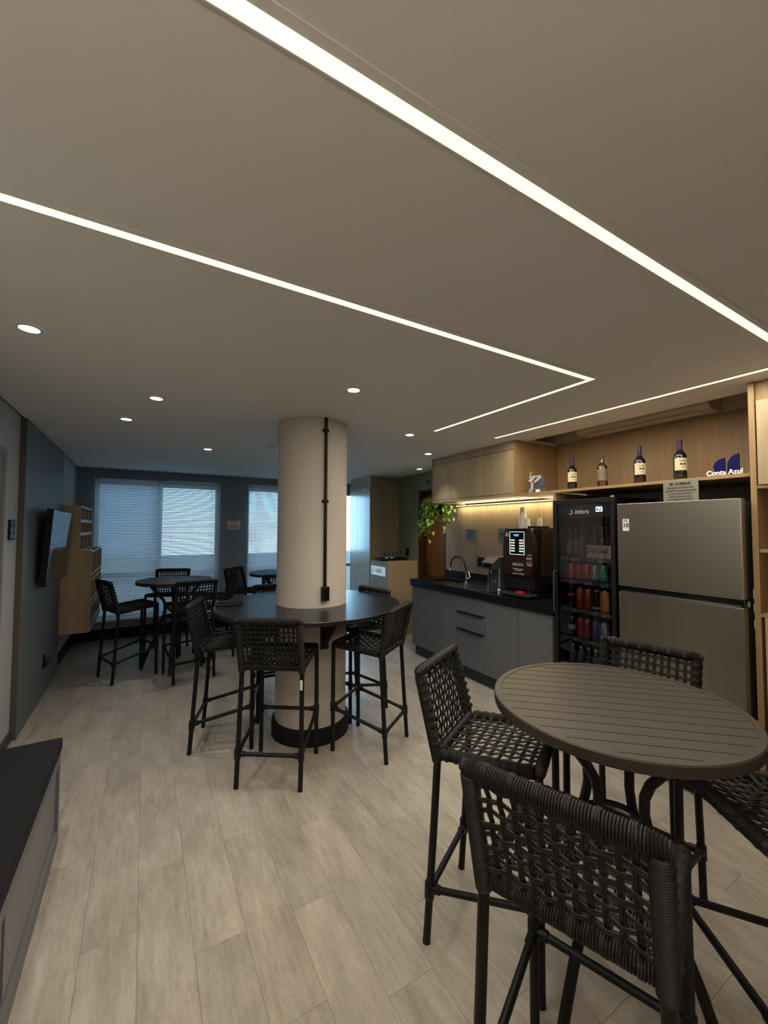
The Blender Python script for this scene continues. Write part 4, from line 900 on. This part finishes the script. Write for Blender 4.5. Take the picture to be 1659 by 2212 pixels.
# Conta Azul stand
cz = thing('logo_stand', 'dark blue two-leaf logo stand with white letters at the right end of the shelf', 'sign', (0, 0, 0))
bb('base', M_MATBLK, cz, 3.08, 3.17, 0.985, 1.225, 1.9265, 1.934, 0.001)
def leaf(poly): 
    bm = new(); prism(bm, poly, 0.012, axm('-X', (3.135, 0, 0))); fin(bm, 'logo_leaf', M_BLUEA, cz)
q = [(-1.104, 1.9342), (-1.104, 2.048)]
for i in range(13):
    a = math.radians(90+90*i/12); q.append((-1.104+0.060*math.cos(a)*1.0, 1.994+0.052*math.sin(a)))
for i in range(9):
    a = math.radians(180+90*i/8); q.append((-1.104+0.060*math.cos(a), 1.994+0.052*math.sin(a)))
q2 = [p for p in q if p[1] >= 1.9342]; leaf([(-1.104, 1.9342), (-1.104, 2.048)] + [p for p in q2[2:]])
pp = [(-1.034, 2.070)]
for i in range(11): a = math.radians(90+90*i/10); pp.append((-1.034+0.058*math.cos(a), 1.990+0.074*math.sin(a)))
pp += [(-1.092, 1.960), (-1.090, 1.9342), (-1.050, 1.9342), (-1.038, 1.950), (-1.033, 1.975), (-1.032, 2.0)]
leaf(pp)
text('lettering', 'Conta Azul', 0.044, '-X', (3.110, 1.103, 1.953), M_WTXT, cz, 0.185, depth=0.003, bold=0.0012)
# air conditioner in the cove
ac = thing('air_conditioner', 'beige split air conditioner in the recess above the bottle shelf', 'air conditioner', (0, 0, 0))
bm = new(); prism(bm, [(0.002, 2.70), (0.002, 2.470), (0.06, 2.452), (0.19, 2.455), (0.235, 2.49), (0.245, 2.56), (0.235, 2.68), (0.20, 2.70)], 1.02, Matrix(((-1, 0, 0, XR-0.001), (0, 0, 1, 1.29), (0, 1, 0, 0), (0, 0, 0, 1)))); fin(bm, 'casing', M_AC, ac)
bb('air_flap', mat('aircon_flap', (0.56, 0.50, 0.41), 0.5), ac, XR-0.20, XR-0.075, 1.36, 2.24, 2.4505, 2.4535)
bb('flap_gap', M_MATBLK, ac, XR-0.074, XR-0.066, 1.36, 2.24, 2.4510, 2.4530)
# hanging plant
hp = thing('hanging_pothos', 'trailing green pothos hanging left of the oak wall cabinet', 'plant', (3.31, 4.26, 1.80))
fin(lathe(new(), [(0.075, -0.02), (0.10, 0.09), (0.105, 0.10), (0.098, 0.10)], 24), 'pot', M_MATBLK, hp, True)
bm = new()
for a in (0, 2.1, 4.2): tube(bm, [(0.10*math.cos(a), 0.10*math.sin(a), 0.095), (0.01*math.cos(a), 0.01*math.sin(a), 0.50), (0, 0, ZC-1.80-0.001)], 0.0022, 5)
fin(bm, 'hanger', M_MATBLK, hp)
m_lf = [mat('leaf_green', (0.15, 0.30, 0.03), 0.4), mat('leaf_lime', (0.30, 0.48, 0.06), 0.4), mat('leaf_deep', (0.06, 0.16, 0.035), 0.45)]
def leaf_mesh():
    bm = new(); P = [(0, 0, 0), (0.013, 0.006, .002), (0.018, 0.018, .004), (0.014, 0.034, .002), (0.006, 0.048, -.003), (0, 0.058, -.008)]
    c = [bm.verts.new((0, y, z-0.004)) for x, y, z in P]
    for s in (-1, 1):
        e = [c[0]] + [bm.verts.new((s*x, y, z)) for x, y, z in P[1:-1]] + [c[-1]]
        for i in range(len(P)-1):
            vs = [c[i], c[i+1], e[i+1], e[i]]; u = []
            for v in vs:
                if v not in u: u.append(v)
            if len(u) > 2: bm.faces.new(u)
    return bm
LM = [None]*3
for i in range(3): LM[i] = fin(leaf_mesh(), 'leaf', m_lf[i], hp, True)
first = [True]*3; rs = random.Random(11); bmv = new(); cnt = 0
for v in range(38):
    a = rs.uniform(0, 2*PI); L = rs.choice((0.08, 0.14, 0.20, 0.26, 0.32, 0.38))*rs.uniform(0.85, 1.1); rr = rs.uniform(0.05, 0.17); up = rs.uniform(0.10, 0.24)
    if math.cos(a) > 0.5: L *= 0.7
    pts = [Vector((0.07*math.cos(a), 0.07*math.sin(a), 0.095)), Vector((rr*1.2*math.cos(a), rr*1.2*math.sin(a), up))]
    k = 7
    for i in range(1, k+1):
        pts.append(Vector(((rr*1.25+0.03)*math.cos(a)+rs.uniform(-.02, .02), (rr*1.25+0.03)*math.sin(a)+rs.uniform(-.02, .02), up-0.02-(L+0.05)*i/k)))
    tube(bmv, pts, 0.0016, 5)
    for p in pts[1:]:
        for _ in range(1):
            if cnt >= 292: continue
            j = rs.choice((0, 0, 1, 1, 2)); b = a+rs.uniform(-1.3, 1.3)
            o = LM[j] if first[j] else LM[j].copy()
            if not first[j]: C.objects.link(o)
            first[j] = False; o.parent = hp; cnt += 1
            o.location = p + Vector((0.012*math.cos(b), 0.012*math.sin(b), rs.uniform(-.01, .01)))
            o.rotation_euler = (rs.uniform(-1.5, -0.3), rs.uniform(-.5, .5), b-PI/2); s = rs.uniform(0.85, 1.4); o.scale = (s, s, s)
fin(bmv, 'vine', m_lf[2], hp)

# ================================================================ FAR RIGHT: tall wardrobe + bin cabinet
tw = unit('tall_wardrobe', 'tall oak cupboard with pale satin doors facing the windows', 'cabinet')
TX, TY0, TY1 = 3.10, 5.722, 6.45
bb('carcass', M_OAKD, tw, TX+0.02, XR-0.001, TY0, TY1, 0.001, ZC-0.002)
bb('filler', M_OAKG, tw, TX+0.006, TX+0.0195, TY0+0.001, TY1, 2.345, ZC-0.002)
for a, b in ((5.724, 6.176), (6.180, 6.448)): bb('door', M_OAKG, tw, TX, TX+0.0185, a, b, 0.07, 2.342, 0.001)
sg = bb('door_sign', M_PAPER, tw, TX-0.003, TX-0.0005, 5.83, 6.02, 2.215, 2.248)
bm = new(); box(bm, TX-0.0038, TX-0.0031, 5.985, 6.01, 2.222, 2.242); box(bm, TX-0.0038, TX-0.0031, 5.86, 5.96, 2.228, 2.236); fin(bm, 'lettering', M_INK, sg)
bc = unit('bin_cabinet', 'low oak cabinet with lit LIXO sign on its front', 'cabinet')
BY0, BY1, BZ = 5.165, 5.7205, 1.09
bm = new(); box(bm, TX+0.006, XR-0.001, BY0, BY1, BZ-0.022, BZ); fin(bm, 'top', M_OAKL, bc)
bb('carcass', M_OAKL, bc, TX+0.02, XR-0.001, BY0+0.001, BY1, 0.001, BZ-0.0225)
bb('door', M_OAKG, bc, TX, TX+0.0185, BY0+0.004, BY1-0.02, 0.08, 0.838, 0.001)
dw = bb('flap', M_OAKG, bc, TX, TX+0.0185, BY0+0.004, BY1-0.02, 0.842, 1.062, 0.001)
sn = bb('bin_sign', mat('sign_white', (0.8, 0.9, 0.95), 0.4, emit=(0.6, 0.85, 1.0), estr=0.35), dw, TX-0.003, TX-0.0004, 5.235, 5.665, 0.876, 1.012)
bm = new(); merge_text(bm, 'LIXO', 0.085, '-X', (TX-0.0036, 5.425, 0.945), 0.19, bold=0.001)
box(bm, TX-0.0040, TX-0.0032, 5.622, 5.630, 0.945, 0.980); box(bm, TX-0.0040, TX-0.0032, 5.600, 5.622, 0.970, 0.980); box(bm, TX-0.0040, TX-0.0032, 5.600, 5.606, 0.945, 0.960); box(bm, TX-0.0040, TX-0.0032, 5.60, 5.63, 0.915, 0.935); fin(bm, 'lettering', M_INK, sn)
ty = thing('glass_tray', 'black tray with upturned glasses on the low oak cabinet', 'tray', (0, 0, 0))
bm = new(); box(bm, 3.14, 3.62, 5.41, 5.60, BZ+0.0005, BZ+0.006); box(bm, 3.14, 3.148, 5.41, 5.60, BZ+.006, BZ+.04); box(bm, 3.612, 3.62, 5.41, 5.60, BZ+.006, BZ+.04); box(bm, 3.148, 3.612, 5.41, 5.418, BZ+.006, BZ+.04); box(bm, 3.148, 3.612, 5.592, 5.60, BZ+.006, BZ+.04); fin(bm, 'tray_body', M_MATBLK, ty)
names = ['leftmost', 'second from the left', 'third from the left', 'fourth from the left', 'fifth from the left', 'rightmost']
for i in range(6):
    x = 3.205+0.075*i; g = thing('stem_glass', 'clear glass on the black tray, %s' % names[i], 'glass', (x, 5.47+0.03*(i % 2), BZ+0.0065), 0, 'glasses on the black tray')
    fin(lathe(new(), [(0.026, 0), (0.026, 0.003), (0.004, 0.008), (0.004, 0.045), (0.02, 0.06), (0.031, 0.09), (0.028, 0.135)], 18, caps=False), 'bowl', M_DRINK, g, True)
for i, x in enumerate((3.24, 3.335)):
    o = fin(box(new(), x-0.028, x+0.028, 5.432, 5.435, BZ+0.0065, BZ+0.055), 'card_label', M_PAPER); tag(o, '%s white card standing on the glass tray' % ('left', 'right')[i], 'card', 'cards on the glass tray')
sw = plate('light_switch', 'black switch plate on the green wall beside the brown door', 'switch', XR, 5.405, 5.492, 1.150, 1.278, M_MATBLK)
plate('room_sign', 'small dark sign on the green wall above the brown door', 'sign', XR, 4.83, 4.93, 2.262, 2.322, mat('sign_slate', (0.06, 0.08, 0.09), 0.4))
# notice on the window wall pier
nt = thing('notice_plaque', 'silver notice plate on the blue-grey pier between the windows', 'sign', (0, 0, 0))
bb('plate', M_PLQ, nt, 1.165, 1.365, YF-0.006, YF-0.0005, 1.566, 1.712, 0.0008)
bm = new(); merge_text(bm, 'HUBMAIS', 0.022, '-Y', (1.265, YF-0.0066, 1.690), 0.105, bold=0.0006)
for i in range(4): box(bm, 1.185+0.006*(i % 2), 1.345-0.01*(i % 3), YF-0.007, YF-0.0062, 1.640-0.018*i, 1.646-0.018*i)
fin(bm, 'lettering', M_INK, nt)

# ================================================================ LEFT WALL
tv = thing('television', 'black wall television tilted over the grey panel', 'television', (-0.80, 5.02, 1.42))
M = Matrix.Rotation(math.radians(3.6), 4, 'Y')
def tb(nm, m, par, *a, bev=0.0):
    b2 = box(new(), *a, bev); bmesh.ops.transform(b2, matrix=Matrix.Translation((0.098, 0, 0)) @ M, verts=b2.verts); return fin(b2, nm, m, par)
bz = tb('casing', M_MATBLK, tv, -0.045, 0.0, -0.56, 0.56, -0.335, 0.335, bev=0.003)
tb('screen', M_SCREEN, tv, 0.0004, 0.003, -0.552, 0.552, -0.322, 0.327)
bm = new(); box(bm, 0.0005, 0.035, -0.18, 0.18, -0.12, 0.12); fin(bm, 'wall_mount', M_BLACK, tv)
# wooden wall shelf unit
su = unit('pigeonhole_shelf', 'stepped oak pigeonhole shelf unit on the left wall by the window', 'shelf')
SY0, SY1, SXW = 5.775, 6.992, XL+0.0155
e = 0.018
bb('side_panel', M_OAKL, su, SXW, -0.637, SY0, SY0+e, 1.3255, 1.846); bb('side_panel', M_OAKL, su, SXW, -0.519, SY0, SY0+e, 0.394, 1.325)
bb('side_panel', M_OAKL, su, SXW, -0.637, SY1-e, SY1, 1.3255, 1.846); bb('side_panel', M_OAKL, su, SXW, -0.519, SY1-e, SY1, 0.394, 1.325)
bb('back_panel', M_OAKL, su, SXW, SXW+0.008, SY0+e, SY1-e, 0.394, 1.846)
bb('top_board', M_OAKL, su, SXW+0.008, -0.637, SY0+e, SY1-e, 1.828, 1.846)
bb('ledge_board', M_OAKL, su, SXW+0.008, -0.519, SY0+e, SY1-e, 1.307, 1.325); bb('bottom_board', M_OAKL, su, SXW+0.008, -0.519, SY0+e, SY1-e, 0.394, 0.412)
for z in (1.655, 1.500): bb('shelf', M_OAKL, su, SXW+0.008, -0.640, SY0+e, SY1-e, z, z+0.012); bb('lip', M_OAKL, su, -0.6395, -0.634, SY0+e, SY1-e, z, z+0.034)
for i in (1, 2): y = SY0+e+(SY1-SY0-2*e)*i/3; bb('divider', M_OAKL, su, SXW+0.008, -0.641, y-0.007, y+0.007, 1.3255, 1.8275)
for z in (1.035, 0.735, 0.475): bb('shelf', M_OAKL, su, SXW+0.008, -0.524, SY0+e, SY1-e, z, z+0.012); bb('lip', M_OAKL, su, -0.5235, -0.518, SY0+e, SY1-e, z+0.002, z+0.034); bb('label_rail', M_OAKL, su, -0.5235, -0.518, SY0+e, SY1-e, z-0.055, z-0.025)
y = (SY0+SY1)/2; bb('divider', M_OAKL, su, SXW+0.008, -0.525, y-0.007, y+0.007, 0.4125, 1.3065)
# things on the shelf unit
def book(x0, x1, y0, y1, z0, z1, col, lab, rot=0):
    t = thing('book', lab, 'book', (0, 0, 0), 0, 'books on the shelf unit ledge')
    m = mat('cover_%s' % '_'.join(str(int(c*100)) for c in col), col, 0.5)
    bm = new(); box(bm, x0, x1, y0, y1, z0, z0+0.002); box(bm, x0, x1, y0, y1, z1-0.002, z1); box(bm, x0, x0+0.002, y0, y1, z0+0.002, z1-0.002); fin(bm, 'cover', m, t)
    bb('pages', M_PAPER, t, x0+0.003, x1-0.003, y0+0.003, y1-0.003, z0+0.0021, z1-0.0021)
ZL = 1.3255
book(-0.745, -0.625, 5.80, 5.97, ZL, ZL+0.020, (0.02, 0.02, 0.025), 'black book lying at the near end of the shelf unit ledge')
book(-0.622, -0.530, 5.80, 5.95, ZL, ZL+0.018, (0.50, 0.38, 0.33), 'pale pink book lying on the shelf unit ledge')
book(-0.75, -0.60, 5.99, 6.165, ZL, ZL+0.025, (0.08, 0.05, 0.05), 'dark brown book lying mid-ledge on the shelf unit')
book(-0.74, -0.59, 6.60, 6.80, ZL, ZL+0.022, (0.16, 0.17, 0.14), 'olive book lying at the far end of the shelf unit ledge')
rs = random.Random(3)
for i, (y, z, x) in enumerate(((5.93, 1.5125, -0.70), (6.05, 1.3255, -0.70), (6.45, 1.3255, -0.70))):
    if i: continue
    t = thing('small_jar', 'small dark jar in the middle row of the upper pigeonholes', 'jar', (x, y, z)); fin(lathe(new(), [(0.022, 0), (0.026, 0.03), (0.016, 0.05)], 16), 'jar_body', M_MATBLK, t, True)
for y, s in ((5.90, 'near'), (6.02, 'middle'), (6.30, 'far')):
    g = thing('drinking_glass', 'small glass in the lowest upper pigeonhole row, %s one' % s, 'glass', (-0.70, y, 1.3259 if y > 6.25 or False else 1.351 if y > 6.0 else 1.346), 0, 'glasses in the pigeonholes'); fin(lathe(new(), [(0.02, 0), (0.028, 0.09)], 16, caps=False), 'bowl', M_DRINK, g, True)
fg = thing('figurine', 'small black and white figurine in the near lower pigeonhole', 'figurine', (-0.60, 5.95, 1.0475))
fin(lathe(new(), [(0.03, 0), (0.03, 0.012), (0.012, 0.03), (0.022, 0.07), (0.018, 0.11), (0.008, 0.125)], 14), 'torso', M_MATBLK, fg, True); fin(lathe(new(), [(0.004, 0.126), (0.02, 0.14), (0.022, 0.155), (0.014, 0.172), (0.002, 0.178)], 14), 'head', M_PLAS, fg, True)
fin(tube(new(), [(0.012, 0.0, 0.1), (0.03, 0.03, 0.075), (0.035, 0.035, 0.05)], 0.007, 8), 'arm', M_PLAS, fg, True)
# switch and socket on left wall
lw = thing('light_switch', 'black switch plate on the white wall at the left edge', 'switch', (0, 0, 0))
bb('plate', M_MATBLK, lw, XL+0.0005, XL+0.010, 3.85, 3.99, 1.505, 1.650, 0.001)
for i in range(3): bb('rocker', M_GLOSSB, lw, XL+0.0102, XL+0.013, 3.865, 3.975, 1.515+0.045*i, 1.555+0.045*i, 0.001)
so = thing('wall_socket', 'dark socket with a plugged-in adapter low on the grey panel', 'socket', (0, 0, 0))
bb('plate', M_MATBLK, so, -0.7995, -0.790, 4.96, 5.04, 0.265, 0.385, 0.001)
bb('adapter', M_FSIDE, so, -0.7895, -0.735, 4.975, 5.035, 0.30, 0.355, 0.004); bb('prong_block', M_MATBLK, so, -0.7895, -0.765, 4.965, 4.974, 0.29, 0.33)
# bench at lower left
bn = thing('storage_bench', 'grey storage bench with black cushion at the lower left', 'bench', (0, 0, 0))
BX0, BX1, BE, BS = XL+0.002, -0.345, 2.675, -1.2
cu = new(); box(cu, BX0, BX1+0.006, BS, BE+0.004, 0.462, 0.522, 0.008); fin(cu, 'cushion', M_CUSH, bn, True)
bb('end_panel', M_BENCH, bn, BX0, BX1, BE-0.025, BE, 0.001, 0.460); bb('top_rail', M_BENCH, bn, BX0, BX1, BS, BE-0.0255, 0.40, 0.460); bb('back_box', M_BENCH, bn, BX0, BX1-0.03, BS, BE-0.0255, 0.07, 0.3995)
bb('base_rail', M_BENCH, bn, BX0, BX1, BS, BE-0.0255, 0.001, 0.069)
for a, b in ((1.78, 2.64), (0.88, 1.74), (-0.02, 0.84)): bb('flap_door', mat('bench_face', (0.185, 0.183, 0.185), 0.45), bn, BX1-0.0295, BX1-0.012, a, b, 0.09, 0.375, 0.001)
print('planks', nplank, 'objects', len(bpy.data.objects))
